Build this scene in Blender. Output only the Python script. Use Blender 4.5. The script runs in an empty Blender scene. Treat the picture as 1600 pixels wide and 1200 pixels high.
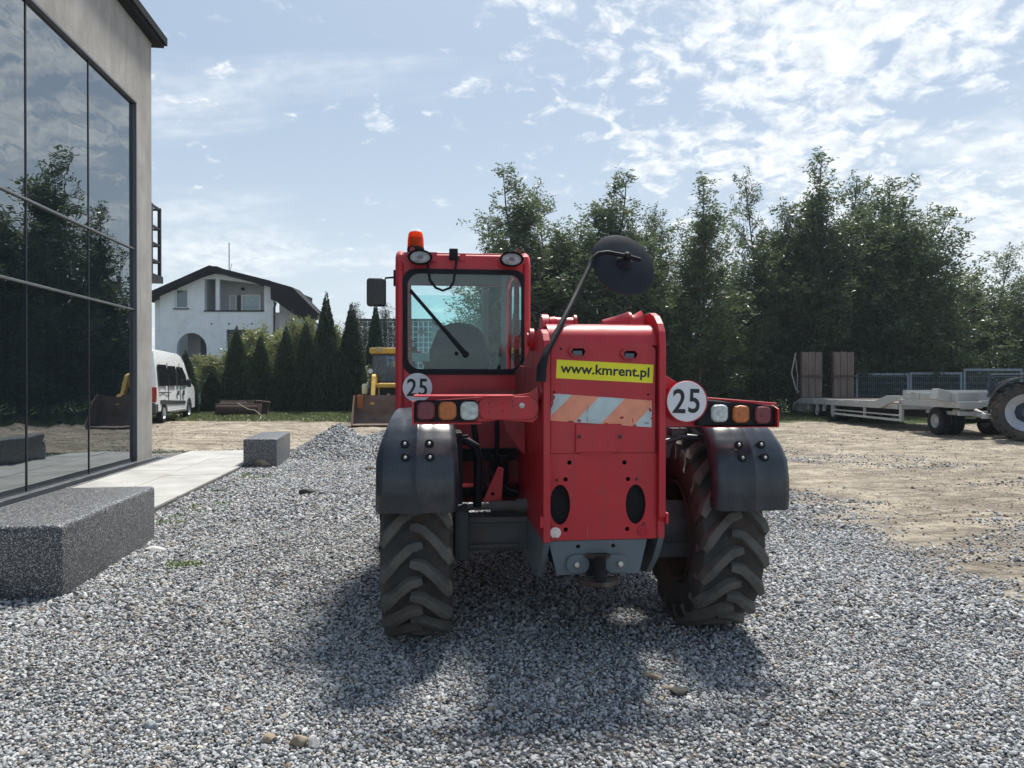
import bpy, bmesh, math, random
import numpy as np
from mathutils import Vector, Matrix
from mathutils.geometry import tessellate_polygon

sc = bpy.context.scene
col = sc.collection
R = math.radians

# ------------------------------------------------------------------ camera
cam_d = bpy.data.cameras.new('camera')
cam = bpy.data.objects.new('camera', cam_d)
col.objects.link(cam)
cam.location = (0, 0, 1.56)
cam.rotation_euler = (R(90 - 0.25), 0, 0)
cam_d.sensor_width = 36
cam_d.lens = 36 * 1150 / 1600
cam_d.clip_start = 0.05
cam_d.clip_end = 2000
sc.camera = cam

# ------------------------------------------------------------------ sky, sun, exposure
SUN_AZ, SUN_EL = 20, 62          # degrees right of the view axis, degrees up
world = bpy.data.worlds.new('World')
sc.world = world
world.use_nodes = True
wt = world.node_tree
wt.nodes.clear()


class NT:
    """small helper for node trees"""
    def __init__(s, tree):
        s.t = tree

    def n(s, typ, ins=None, **props):
        nd = s.t.nodes.new(typ)
        for k, v in props.items():
            setattr(nd, k, v)
        for k, v in (ins or {}).items():
            if isinstance(v, bpy.types.NodeSocket):
                s.t.links.new(v, nd.inputs[k])
            else:
                nd.inputs[k].default_value = v
        return nd

    def math(s, op, a, b=0.0, c=None, clamp=False):
        d = {0: a, 1: b}
        if c is not None:
            d[2] = c
        nd = s.n('ShaderNodeMath', d, operation=op)
        nd.use_clamp = clamp
        return nd.outputs[0]

    def ramp(s, fac, stops, interp='LINEAR'):
        nd = s.n('ShaderNodeValToRGB', {0: fac})
        cr = nd.color_ramp
        cr.interpolation = interp
        while len(cr.elements) > 1:
            cr.elements.remove(cr.elements[-1])
        for i, (p, c) in enumerate(stops):
            e = cr.elements[0] if i == 0 else cr.elements.new(p)
            e.position = p
            c = c if isinstance(c, (tuple, list)) else (c, c, c)
            e.color = (*c, 1)
        return nd.outputs[0]

    def mix(s, fac, a, b, blend='MIX'):
        nd = s.n('ShaderNodeMix', data_type='RGBA', blend_type=blend)
        for sock, v in ((nd.inputs[0], fac), (nd.inputs[6], a), (nd.inputs[7], b)):
            if isinstance(v, bpy.types.NodeSocket):
                s.t.links.new(v, sock)
            elif isinstance(v, (int, float)):
                sock.default_value = v if sock == nd.inputs[0] else (v, v, v, 1)
            else:
                sock.default_value = (*v[:3], 1)
        return nd.outputs[2]

    def noise(s, vec, scale, detail=4, rough=0.55, dist=0.0):
        nd = s.n('ShaderNodeTexNoise', {'Scale': scale, 'Detail': detail, 'Roughness': rough, 'Distortion': dist})
        if vec is not None:
            s.t.links.new(vec, nd.inputs['Vector'])
        return nd.outputs[0]


w = NT(wt)
sky = w.n('ShaderNodeTexSky', sky_type='NISHITA')
sky.sun_disc = False
sky.sun_elevation = R(SUN_EL)
sky.sun_rotation = R(SUN_AZ)
sky.air_density = 1.0
sky.dust_density = 2.2
sky.ozone_density = 1.2
tc = w.n('ShaderNodeTexCoord').outputs['Generated']
sep = w.n('ShaderNodeSeparateXYZ', {0: tc})
dx, dy, dz = sep.outputs
zz = w.math('ADD', w.math('MAXIMUM', dz, 0.0), 0.28)
u = w.math('DIVIDE', dx, zz)
v = w.math('DIVIDE', dy, zz)
plane = w.n('ShaderNodeCombineXYZ', {0: u, 1: v, 2: 0.0}).outputs[0]


def away(cx, cy, cz, inner, outer):
    """1 near the given direction, 0 away from it"""
    d = Vector((cx, cy, cz)).normalized()
    dot = w.n('ShaderNodeVectorMath', {0: tc, 1: d}, operation='DOT_PRODUCT').outputs['Value']
    return w.n('ShaderNodeMapRange', {0: dot, 1: math.cos(R(outer)), 2: math.cos(R(inner)), 3: 0.0, 4: 1.0}, interpolation_type='SMOOTHSTEP').outputs[0]


# fields of broken altocumulus high on the right, thin streaks elsewhere
field = away(0.52, 1.0, 0.60, 6, 31)
puff = w.noise(plane, 13.0, 9, 0.60, 0.35)
puff2 = w.noise(plane, 2.6, 4, 0.5, 0.2)
dens = w.math('ADD', w.math('ADD', puff, w.math('MULTIPLY', puff2, 0.55)), w.math('MULTIPLY', field, 0.20))
cloud_a = w.n('ShaderNodeMapRange', {0: dens, 1: 0.86, 2: 1.05, 3: 0.0, 4: 1.0}, interpolation_type='SMOOTHSTEP').outputs[0]
strv = w.n('ShaderNodeMapping', {0: plane, 2: (0, 0, R(-35)), 3: (0.35, 1.25, 1)}).outputs[0]
streak = w.noise(strv, 2.0, 8, 0.6, 0.6)
low = w.n('ShaderNodeMapRange', {0: dz, 1: 0.02, 2: 0.42, 3: 1.0, 4: 0.0}, interpolation_type='SMOOTHSTEP').outputs[0]
bank = w.math('MAXIMUM', away(0.70, 1.0, 0.22, 2, 13), away(-0.40, 1.0, 0.26, 1, 9))
cloud_b = w.n('ShaderNodeMapRange', {0: w.math('ADD', streak, w.math('ADD', w.math('MULTIPLY', low, 0.10), w.math('MULTIPLY', bank, 0.13))), 1: 0.56, 2: 0.78, 3: 0.0, 4: 0.72}, interpolation_type='SMOOTHSTEP').outputs[0]
cloud = w.math('MAXIMUM', cloud_a, cloud_b)
# grey-blue veil over the whole sky: the day is hazy
glow = away(math.sin(R(SUN_AZ)) * math.cos(R(SUN_EL)), math.cos(R(SUN_AZ)) * math.cos(R(SUN_EL)), math.sin(R(SUN_EL)), 0, 75)
veil_c = w.mix(low, (2.85, 3.8, 5.1), (5.7, 6.5, 7.0))
veil = w.mix(0.78, sky.outputs[0], veil_c)
veil = w.mix(w.math('MULTIPLY', glow, 0.30), veil, (6.0, 6.8, 7.8))
inner = w.noise(plane, 16.0, 7, 0.65, 0.3)
ctone = w.ramp(w.math('ADD', inner, w.math('MULTIPLY', glow, 0.05)), [(0.36, (5.2, 5.8, 6.5)), (0.66, (8.9, 9.1, 9.1))])
final = w.mix(w.math('MULTIPLY', cloud, 0.88), veil, ctone)
bg = w.n('ShaderNodeBackground', {0: final, 1: 0.080})
wo = w.n('ShaderNodeOutputWorld', {0: bg.outputs[0]})

sun_d = bpy.data.lights.new('sun', 'SUN')
sun_d.energy = 3.7
sun_d.angle = R(9.0)
sun_d.color = (1.0, 0.95, 0.86)
sun = bpy.data.objects.new('sun', sun_d)
col.objects.link(sun)
sdir = Vector((math.sin(R(SUN_AZ)) * math.cos(R(SUN_EL)), math.cos(R(SUN_AZ)) * math.cos(R(SUN_EL)), math.sin(R(SUN_EL))))
sun.rotation_euler = sdir.to_track_quat('Z', 'Y').to_euler()
sun.location = sdir * 60

sc.render.engine = 'CYCLES'
sc.view_settings.view_transform = 'Standard'
sc.view_settings.look = 'None'
sc.view_settings.gamma = 1
sc.view_settings.use_curve_mapping = False
sc.view_settings.exposure = 0.74
sc.cycles.use_denoising = True
sc.cycles.max_bounces = 7
sc.cycles.transparent_max_bounces = 12
sc.cycles.caustics_reflective = False
sc.cycles.caustics_refractive = False
sc.cycles.sample_clamp_indirect = 6

# ------------------------------------------------------------------ materials


def mat(name, color, rough=0.6, metal=0.0, vary=0.0, vscale=6.0, bump=0.0, bscale=60.0,
        dirt=None, dirt_amt=0.0, dscale=3.0, coat=0.0, spec=0.5, emit=None, trans=None, stretch=None):
    m = bpy.data.materials.new(name)
    m.use_nodes = True
    t = NT(m.node_tree)
    t.t.nodes.clear()
    co = t.n('ShaderNodeTexCoord').outputs['Object']
    if stretch:
        co = t.n('ShaderNodeMapping', {0: co, 3: stretch}).outputs[0]
    c = (*color, 1)
    src = None
    if vary:
        nz = t.noise(co, vscale, 6, 0.6)
        src = t.mix(t.ramp(nz, [(0.3, 0), (0.7, 1)]), tuple(x * (1 - vary) for x in color), tuple(min(1, x * (1 + vary)) for x in color))
    if dirt is not None:
        n2 = t.noise(co, dscale, 8, 0.7)
        f = t.ramp(n2, [(max(0, 0.62 - dirt_amt * 0.35), 0), (min(1, 0.72), min(1, dirt_amt + 0.25))])
        src = t.mix(f, src if src is not None else color, dirt)
    b = t.n('ShaderNodeBsdfPrincipled', {'Roughness': rough, 'Metallic': metal})
    if src is not None:
        t.t.links.new(src, b.inputs['Base Color'])
    else:
        b.inputs['Base Color'].default_value = c
    b.inputs['Specular IOR Level'].default_value = spec
    b.inputs['Coat Weight'].default_value = coat
    if rough > 0.12:
        rn = t.noise(co, vscale * 1.7, 5, 0.6)
        rr = t.n('ShaderNodeMapRange', {0: rn, 1: 0.3, 2: 0.7, 3: max(0.02, rough - 0.1), 4: min(1, rough + 0.12)})
        t.t.links.new(rr.outputs[0], b.inputs['Roughness'])
    if bump:
        bn = t.noise(co, bscale, 6, 0.6)
        bp = t.n('ShaderNodeBump', {'Height': bn, 'Strength': bump, 'Distance': 0.01})
        t.t.links.new(bp.outputs[0], b.inputs['Normal'])
    if emit:
        b.inputs['Emission Color'].default_value = (*emit[0], 1)
        b.inputs['Emission Strength'].default_value = emit[1]
    if trans:
        b.inputs['Transmission Weight'].default_value = trans
    o = t.n('ShaderNodeOutputMaterial', {0: b.outputs[0]})
    return m


def glass_mat(name, tint=(0.8, 0.92, 0.92), ior=1.5, wave=0.0):
    m = bpy.data.materials.new(name)
    m.use_nodes = True
    t = NT(m.node_tree)
    t.t.nodes.clear()
    fr = t.n('ShaderNodeFresnel', {0: ior})
    tr = t.n('ShaderNodeBsdfTransparent', {0: (*tint, 1)})
    gl = t.n('ShaderNodeBsdfGlossy', {0: (1, 1, 1, 1), 'Roughness': 0.015})
    # dust film
    co = t.n('ShaderNodeTexCoord').outputs['Object']
    df = t.n('ShaderNodeBsdfDiffuse', {0: (0.35, 0.36, 0.35, 1)})
    mx0 = t.n('ShaderNodeMixShader', {0: t.ramp(t.noise(co, 4, 6), [(0.35, 0.0), (0.8, 0.04)]), 1: tr.outputs[0], 2: df.outputs[0]})
    mx = t.n('ShaderNodeMixShader', {0: fr.outputs[0], 1: mx0.outputs[0], 2: gl.outputs[0]})
    t.n('ShaderNodeOutputMaterial', {0: mx.outputs[0]})
    return m


def facade_glass():
    m = bpy.data.materials.new('dark_mirror_glass')
    m.use_nodes = True
    t = NT(m.node_tree)
    t.t.nodes.clear()
    co = t.n('ShaderNodeTexCoord').outputs['Object']
    mp = t.n('ShaderNodeMapping', {0: co, 3: (1, 1.0, 2.2)}).outputs[0]
    nz = t.noise(mp, 0.55, 3, 0.4, 0.4)
    bp = t.n('ShaderNodeBump', {'Height': nz, 'Strength': 0.12, 'Distance': 0.05})
    fr = t.n('ShaderNodeFresnel', {0: 3.6, 'Normal': bp.outputs[0]})
    df = t.n('ShaderNodeBsdfDiffuse', {0: (0.006, 0.010, 0.014, 1)})
    gl = t.n('ShaderNodeBsdfGlossy', {0: (0.90, 0.96, 1.0, 1), 'Roughness': 0.004, 'Normal': bp.outputs[0]})
    mpd = t.n('ShaderNodeMapping', {0: co, 3: (1, 9.0, 0.25)}).outputs[0]
    dust = t.n('ShaderNodeBsdfDiffuse', {0: (0.30, 0.31, 0.31, 1)})
    base = t.n('ShaderNodeMixShader', {0: t.ramp(t.noise(mpd, 1.6, 6), [(0.45, 0.0), (0.8, 0.015)]), 1: df.outputs[0], 2: dust.outputs[0]})
    mx = t.n('ShaderNodeMixShader', {0: fr.outputs[0], 1: base.outputs[0], 2: gl.outputs[0]})
    t.n('ShaderNodeOutputMaterial', {0: mx.outputs[0]})
    return m


def leaf_mat(name, c0, c1, trans=0.35, tcol=None):
    m = bpy.data.materials.new(name)
    m.use_nodes = True
    t = NT(m.node_tree)
    t.t.nodes.clear()
    geo = t.n('ShaderNodeNewGeometry')
    rnd = geo.outputs['Random Per Island']
    co = t.n('ShaderNodeTexCoord').outputs['Object']
    nz = t.noise(co, 0.9, 3)
    oi = t.n('ShaderNodeObjectInfo').outputs['Random']
    f = t.math('ADD', t.math('ADD', t.math('MULTIPLY', rnd, 0.5), t.math('MULTIPLY', nz, 0.4)), t.math('MULTIPLY', oi, 0.22))
    c = t.ramp(f, [(0.2, c0), (0.85, c1)])
    b = t.n('ShaderNodeBsdfPrincipled', {'Base Color': c, 'Roughness': 0.36})
    tl = t.n('ShaderNodeBsdfTranslucent', {0: t.mix(0.5, c, tcol or tuple(min(1, x * 1.6) for x in c1))})
    mx = t.n('ShaderNodeMixShader', {0: trans, 1: b.outputs[0], 2: tl.outputs[0]})
    t.n('ShaderNodeOutputMaterial', {0: mx.outputs[0]})
    return m


# ------------------------------------------------------------------ geometry helpers
def link(o, parent=None):
    col.objects.link(o)
    if parent is not None:
        o.parent = parent
    return o


def tag(o, label=None, cat=None, group=None, kind=None):
    if label:
        o['label'] = label
    if cat:
        o['category'] = cat
    if group:
        o['group'] = group
    if kind:
        o['kind'] = kind
    return o


def thing(name, label, cat, loc=(0, 0, 0), rz=0.0, group=None):
    o = bpy.data.objects.new(name, None)
    o.empty_display_size = 0.2
    col.objects.link(o)
    o.location = loc
    o.rotation_euler = (0, 0, rz)
    return tag(o, label, cat, group)


def copy_tree(o, parent=None):
    c = o.copy()
    col.objects.link(c)
    c.parent = parent
    for ch in list(o.children):
        copy_tree(ch, c)
    return c


PL = {  # 2D (u, v) + depth w -> 3D
    'rear': lambda u, v, w: (u, w, v),       # faces -Y, thickness grows to +Y
    'side': lambda u, v, w: (w, u, v),       # (y, z) outline, thickness along +X
    'flat': lambda u, v, w: (u, v, w),       # (x, y) outline, thickness up
}


def rrect(cx, cy, wd, ht, r, n=5):
    pts = []
    for sx, sy, a0 in ((1, 1, 0), (-1, 1, 90), (-1, -1, 180), (1, -1, 270)):
        for i in range(n + 1):
            a = R(a0 + 90 * i / n)
            pts.append((cx + sx * (wd / 2 - r) + r * math.cos(a), cy + sy * (ht / 2 - r) + r * math.sin(a)))
    return pts


def ellipse(cx, cy, rx, ry, n=24):
    return [(cx + rx * math.cos(2 * math.pi * i / n), cy + ry * math.sin(2 * math.pi * i / n)) for i in range(n)]


class MB:
    """collects shapes, then links them as ONE mesh object"""
    def __init__(s):
        s.bm = bmesh.new()

    def _merge(s, b, M=None):
        me = bpy.data.meshes.new('tmp')
        b.to_mesh(me)
        b.free()
        if M is not None:
            me.transform(M)
        s.bm.from_mesh(me)
        bpy.data.meshes.remove(me)
        return s

    def box(s, x0, x1, y0, y1, z0, z1, bev=0.0, M=None, seg=2):
        b = bmesh.new()
        bmesh.ops.create_cube(b, size=1)
        for v in b.verts:
            v.co = Vector(((x0 + x1) / 2 + v.co.x * (x1 - x0), (y0 + y1) / 2 + v.co.y * (y1 - y0), (z0 + z1) / 2 + v.co.z * (z1 - z0)))
        if bev:
            bmesh.ops.bevel(b, geom=b.edges[:], offset=bev, segments=seg, profile=0.5, affect='EDGES')
        return s._merge(b, M)

    def plate(s, outer, t, w0, plane='rear', holes=(), bev=0.0, M=None):
        f = PL[plane]
        loops = [outer] + list(holes)
        tri = tessellate_polygon([[Vector((p[0], p[1], 0)) for p in lp] for lp in loops])
        b = bmesh.new()
        flat = [p for lp in loops for p in lp]
        fr = [b.verts.new(f(p[0], p[1], w0)) for p in flat]
        bk = [b.verts.new(f(p[0], p[1], w0 + t)) for p in flat]
        for a in tri:
            try:
                b.faces.new([fr[i] for i in a])
                b.faces.new([bk[i] for i in reversed(a)])
            except ValueError:
                pass
        k = 0
        for lp in loops:
            n = len(lp)
            for i in range(n):
                j = (i + 1) % n
                b.faces.new((fr[k + i], fr[k + j], bk[k + j], bk[k + i]))
            k += n
        bmesh.ops.recalc_face_normals(b, faces=b.faces[:])
        if bev:
            es = [e for e in b.edges if len(e.link_faces) == 2 and e.calc_face_angle(0) > 0.6 and e.verts[0].index >= -1
                  and abs((Vector(e.verts[0].co) - Vector(e.verts[1].co)).length) > 0]
            es = [e for e in es if not ((e.verts[0] in fr) ^ (e.verts[1] in fr))] if len(flat) < 400 else []
            if es:
                bmesh.ops.bevel(b, geom=es, offset=bev, segments=1, profile=0.5, affect='EDGES')
        return s._merge(b, M)

    def tube(s, pts, r, n=10, cap=True, M=None):
        pts = [Vector(p) for p in pts]
        b = bmesh.new()
        rings = []
        up = None
        for i, p in enumerate(pts):
            d = (pts[min(i + 1, len(pts) - 1)] - pts[max(i - 1, 0)]).normalized()
            if up is None:
                up = d.orthogonal().normalized()
            else:
                up = (up - d * up.dot(d))
                up = up.normalized() if up.length > 1e-6 else d.orthogonal().normalized()
            sd = d.cross(up)
            rr = r[i] if isinstance(r, (list, tuple)) else r
            rings.append([b.verts.new(p + (up * math.cos(2 * math.pi * k / n) + sd * math.sin(2 * math.pi * k / n)) * rr) for k in range(n)])
        for a, c in zip(rings, rings[1:]):
            for k in range(n):
                b.faces.new((a[k], a[(k + 1) % n], c[(k + 1) % n], c[k]))
        if cap:
            b.faces.new(rings[0])
            b.faces.new(list(reversed(rings[-1])))
        return s._merge(b, M)

    def lathe(s, prof, c=(0, 0, 0), axis='x', n=40, M=None, close=False):
        """prof: (along, radius) pairs"""
        b = bmesh.new()
        rings = []
        for a, r in prof:
            ring = []
            for k in range(n):
                t = 2 * math.pi * k / n
                p, q = r * math.cos(t), r * math.sin(t)
                co = {'x': (a, p, q), 'y': (p, a, q), 'z': (p, q, a)}[axis]
                ring.append(b.verts.new((co[0] + c[0], co[1] + c[1], co[2] + c[2])))
            rings.append(ring)
        pr = list(zip(rings, rings[1:])) + ([(rings[-1], rings[0])] if close else [])
        for a, d in pr:
            for k in range(n):
                b.faces.new((a[k], a[(k + 1) % n], d[(k + 1) % n], d[k]))
        if not close:
            for ring, pf in ((rings[0], prof[0]), (rings[-1], prof[-1])):
                if pf[1] > 1e-4:
                    b.faces.new(ring)
        bmesh.ops.remove_doubles(b, verts=b.verts[:], dist=1e-5)
        bmesh.ops.recalc_face_normals(b, faces=b.faces[:])
        return s._merge(b, M)

    def strip(s, prof, x0, x1, t=0.0, plane='side', M=None):
        """a bent sheet: (y, z) polyline swept along x, given a thickness"""
        n = len(prof)
        off = []
        for i in range(n):
            a = Vector(prof[max(i - 1, 0)])
            c = Vector(prof[min(i + 1, n - 1)])
            d = (c - a).normalized()
            off.append((prof[i][0] - d[1] * t, prof[i][1] + d[0] * t))
        return s.plate(list(prof) + off[::-1], x1 - x0, x0, plane, M=M)

    def build(s, name, m, parent=None, smooth=False, angle=38):
        bmesh.ops.recalc_face_normals(s.bm, faces=s.bm.faces[:])
        me = bpy.data.meshes.new(name)
        s.bm.to_mesh(me)
        s.bm.free()
        ms = m if isinstance(m, (list, tuple)) else [m]
        for q in ms:
            me.materials.append(q)
        if smooth:
            me.polygons.foreach_set('use_smooth', [True] * len(me.polygons))
            me.set_sharp_from_angle(angle=R(angle))
        return link(bpy.data.objects.new(name, me), parent)


def text_obj(name, s, m, parent, x0, x1, z0, z1, y, rot=0.0, bold=0.0, depth=0.0006):
    cu = bpy.data.curves.new('t', 'FONT')
    cu.body = s
    cu.size = 1
    cu.offset = bold
    cu.resolution_u = 4
    cu.extrude = 0
    ob = bpy.data.objects.new('t', cu)
    me = bpy.data.meshes.new_from_object(ob)
    bpy.data.objects.remove(ob)
    xs = [v.co.x for v in me.vertices]
    ys = [v.co.y for v in me.vertices]
    ax, bx, ay, by = min(xs), max(xs), min(ys), max(ys)
    cx, cz = (x0 + x1) / 2, (z0 + z1) / 2
    for v in me.vertices:
        px = x0 + (v.co.x - ax) / (bx - ax) * (x1 - x0) - cx
        pz = z0 + (v.co.y - ay) / (by - ay) * (z1 - z0) - cz
        v.co = (cx + px * math.cos(rot) - pz * math.sin(rot), y, cz + px * math.sin(rot) + pz * math.cos(rot))
    me.name = name
    me.materials.append(m)
    return link(bpy.data.objects.new(name, me), parent)


def np_mesh(name, verts, faces, m, parent=None, smooth=False):
    """verts (n,3), faces (k,4) or (k,3) arrays"""
    me = bpy.data.meshes.new(name)
    k, q = faces.shape
    me.vertices.add(len(verts))
    me.vertices.foreach_set('co', np.asarray(verts, dtype=np.float32).ravel())
    me.loops.add(k * q)
    me.loops.foreach_set('vertex_index', faces.astype(np.int32).ravel())
    me.polygons.add(k)
    me.polygons.foreach_set('loop_start', np.arange(0, k * q, q, dtype=np.int32))
    me.update()
    me.validate()
    if smooth:
        me.polygons.foreach_set('use_smooth', [True] * k)
    for q in (m if isinstance(m, (list, tuple)) else [m]):
        me.materials.append(q)
    return link(bpy.data.objects.new(name, me), parent)


rng = np.random.default_rng(7)


def vnoise(x, y, s, seed=0):
    """smooth value noise, 0..1"""
    x = np.asarray(x) * s
    y = np.asarray(y) * s
    xi, yi = np.floor(x), np.floor(y)
    fx, fy = x - xi, y - yi
    fx, fy = fx * fx * (3 - 2 * fx), fy * fy * (3 - 2 * fy)

    def h(a, b):
        t = np.sin(a * 127.1 + b * 311.7 + seed * 74.7) * 43758.5453
        return t - np.floor(t)
    return (h(xi, yi) * (1 - fx) + h(xi + 1, yi) * fx) * (1 - fy) + (h(xi, yi + 1) * (1 - fx) + h(xi + 1, yi + 1) * fx) * fy


def fbm(x, y, s, o=4, seed=0):
    r, a, t = 0, 1, 0
    for i in range(o):
        r = r + a * vnoise(x, y, s * 2 ** i, seed + i)
        t += a
        a *= 0.5
    return r / t


def sstep(a, b, x):
    t = np.clip((x - a) / (b - a), 0, 1)
    return t * t * (3 - 2 * t)

# ------------------------------------------------------------------ ground
def gravel_amount(x, y):
    """1 on the gravel, 0 on the sandy yard"""
    x = np.asarray(x, dtype=float)
    y = np.asarray(y, dtype=float)
    n = (fbm(x, y, 0.55, 4, 3) - 0.5) * 2.6 + (fbm(x, y, 2.3, 3, 9) - 0.5) * 1.2
    edge_x = np.interp(y, [0, 4.5, 6.5, 9.2, 11, 14, 16.5], [4.0, 3.9, 3.5, 3.4, 2.3, 0.2, -2.2])
    d1 = edge_x - x + n * 0.8
    d2 = 15.7 - y + n * 0.25
    return sstep(-0.9, 0.75, np.minimum(d1, d2))


def ground_z(x, y):
    x = np.asarray(x, dtype=float)
    y = np.asarray(y, dtype=float)
    g = gravel_amount(x, y)
    z = (fbm(x, y, 0.35, 3, 21) - 0.5) * 0.05 + (fbm(x, y, 1.7, 3, 5) - 0.5) * 0.025
    # wheel ruts in the sand, running across the yard
    rut = np.sin((y * 1.0 + x * 0.10) * 2.1 + fbm(x, y, 0.2, 2, 33) * 5) * 0.012
    rough = (fbm(x * 0.5, y, 3.0, 4, 12) - 0.5) * 0.10
    z = z + (1 - g) * (rut + rough)
    near = sstep(3.4, 1.8, np.hypot(x - 0.1, (y - 6.0) * 0.7))
    return z * (1 - near * 0.8)


xs = np.unique(np.concatenate([np.linspace(-8, 10, 261), np.linspace(-60, -8, 60), np.linspace(10, 36, 180), np.linspace(36, 120, 40)]))
ys = np.unique(np.concatenate([np.linspace(-8, 2, 20), np.linspace(2, 18, 250), np.linspace(18, 32, 150), np.linspace(32, 60, 40), np.linspace(60, 260, 30)]))
gx, gy = np.meshgrid(xs, ys)
gz = ground_z(gx, gy)
nx, ny = len(xs), len(ys)
idx = np.arange(nx * ny).reshape(ny, nx)
fc = np.stack([idx[:-1, :-1], idx[:-1, 1:], idx[1:, 1:], idx[1:, :-1]], -1).reshape(-1, 4)

gm = bpy.data.materials.new('yard_ground')
gm.use_nodes = True
t = NT(gm.node_tree)
t.t.nodes.clear()
co = t.n('ShaderNodeTexCoord').outputs['Object']
att = t.n('ShaderNodeAttribute', attribute_name='cover').outputs['Color']
sp = t.n('ShaderNodeSeparateColor', {0: att})
# sand: pale beige, streaked by wheels, with darker loose soil
stv = t.n('ShaderNodeMapping', {0: co, 2: (0, 0, R(6)), 3: (0.55, 1.0, 1)}).outputs[0]
s1 = t.noise(stv, 1.5, 9, 0.68, 0.3)
s2 = t.noise(co, 14.0, 8, 0.75)
s3 = t.noise(stv, 5.0, 8, 0.72, 0.5)
stw = t.n('ShaderNodeMapping', {0: co, 2: (0, 0, R(4)), 3: (0.30, 1.3, 1)}).outputs[0]
s4 = t.noise(stw, 3.2, 9, 0.78, 0.4)
sand = t.ramp(s1, [(0.30, (0.17, 0.145, 0.115)), (0.44, (0.35, 0.30, 0.235)), (0.58, (0.50, 0.435, 0.34)), (0.8, (0.60, 0.545, 0.445))])
sand = t.mix(t.ramp(s3, [(0.50, 0.0), (0.66, 0.8)]), sand, (0.13, 0.105, 0.08))
sand = t.mix(t.ramp(s4, [(0.47, 0.0), (0.58, 0.8)]), sand, (0.17, 0.145, 0.12))
sand = t.mix(t.ramp(s2, [(0.52, 0.0), (0.66, 0.75)]), sand, (0.14, 0.12, 0.10))
sand = t.mix(t.ramp(t.noise(co, 33.0, 4, 0.6), [(0.62, 0.0), (0.70, 0.8)]), sand, (0.60, 0.57, 0.50))
# gravel seen from afar
vor = t.n('ShaderNodeTexVoronoi', {'Vector': co, 'Scale': 34.0}, feature='F1')
vcol = t.n('ShaderNodeSeparateColor', {0: vor.outputs['Color']}).outputs[0]
grv = t.ramp(vcol, [(0.0, (0.10, 0.105, 0.115)), (0.4, (0.22, 0.23, 0.25)), (0.75, (0.36, 0.37, 0.38)), (1.0, (0.55, 0.54, 0.52))])
grv = t.mix(t.ramp(vor.outputs['Distance'], [(0.35, 0), (0.65, 0.8)]), grv, (0.05, 0.05, 0.055))
gras = t.ramp(t.noise(co, 9.0, 8, 0.75), [(0.35, (0.018, 0.028, 0.010)), (0.55, (0.05, 0.075, 0.022)), (0.75, (0.13, 0.14, 0.05))])
c1 = t.mix(sp.outputs[0], sand, grv)
c2 = t.mix(sp.outputs[1], c1, gras)
hgt = t.mix(sp.outputs[0], t.math('ADD', t.math('MULTIPLY', s2, 0.7), t.math('ADD', s3, s4)), t.math('MULTIPLY', vor.outputs['Distance'], -1.0))
bp = t.n('ShaderNodeBump', {'Height': hgt, 'Strength': 1.0, 'Distance': 0.05})
b = t.n('ShaderNodeBsdfPrincipled', {'Base Color': c2, 'Roughness': 0.93, 'Normal': bp.outputs[0]})
b.inputs['Specular IOR Level'].default_value = 0.2
t.n('ShaderNodeOutputMaterial', {0: b.outputs[0]})

ground = np_mesh('ground', np.stack([gx, gy, gz], -1).reshape(-1, 3), fc, gm, smooth=True)
tag(ground, 'pale sandy yard and grey gravel', None, None, 'structure')


def grass_amount(x, y):
    n = (fbm(x, y, 0.7, 4, 40) - 0.5) * 5.0
    far = sstep(-0.5, 0.8, y + n * 0.7 - np.interp(x, [-16, -11, -4, 4, 9, 14, 18, 30], [28.5, 28.0, 27.5, 27.5, 27.8, 27.0, 26, 25]))
    return far


cov = np.zeros((nx * ny, 4), dtype=np.float32)
cov[:, 0] = gravel_amount(gx, gy).ravel()
cov[:, 1] = grass_amount(gx, gy).ravel()
cov[:, 3] = 1
ca = ground.data.color_attributes.new('cover', 'FLOAT_COLOR', 'POINT')
ca.data.foreach_set('color', cov.ravel())

# ------------------------------------------------------------------ gravel stones (nobody could count them)


def stone_mesh(name, seed, m, sub=2, flat=0.62):
    r = random.Random(seed)
    b = bmesh.new()
    bmesh.ops.create_icosphere(b, subdivisions=sub, radius=1.0)
    for q in range(9):                       # cut facets
        n = Vector((r.gauss(0, 1), r.gauss(0, 1), r.gauss(0, 1))).normalized()
        d = r.uniform(0.62, 0.9)
        for v in b.verts:
            k = v.co.dot(n) - d
            if k > 0:
                v.co -= n * k
    sx, sy = r.uniform(0.85, 1.25), r.uniform(0.7, 1.0)
    for v in b.verts:
        v.co = Vector((v.co.x * sx, v.co.y * sy, v.co.z * flat * r.uniform(0.97, 1.03)))
    me = bpy.data.meshes.new(name)
    b.to_mesh(me)
    b.free()
    me.polygons.foreach_set('use_smooth', [True] * len(me.polygons))
    me.set_sharp_from_angle(angle=R(28))
    me.materials.append(m)
    return me


def stone_mat(name, stops, rough=0.75):
    m = bpy.data.materials.new(name)
    m.use_nodes = True
    t = NT(m.node_tree)
    t.t.nodes.clear()
    rnd = t.n('ShaderNodeObjectInfo').outputs['Random']
    c = t.ramp(rnd, stops)
    co = t.n('ShaderNodeTexCoord').outputs['Object']
    nz = t.noise(co, 2.2, 6, 0.7)
    c = t.mix(0.35, c, t.ramp(nz, [(0.3, 0.25), (0.7, 1.0)]), 'MULTIPLY')
    b = t.n('ShaderNodeBsdfPrincipled', {'Base Color': c, 'Roughness': rough})
    b.inputs['Specular IOR Level'].default_value = 0.35
    t.n('ShaderNodeOutputMaterial', {0: b.outputs[0]})
    return m


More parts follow.
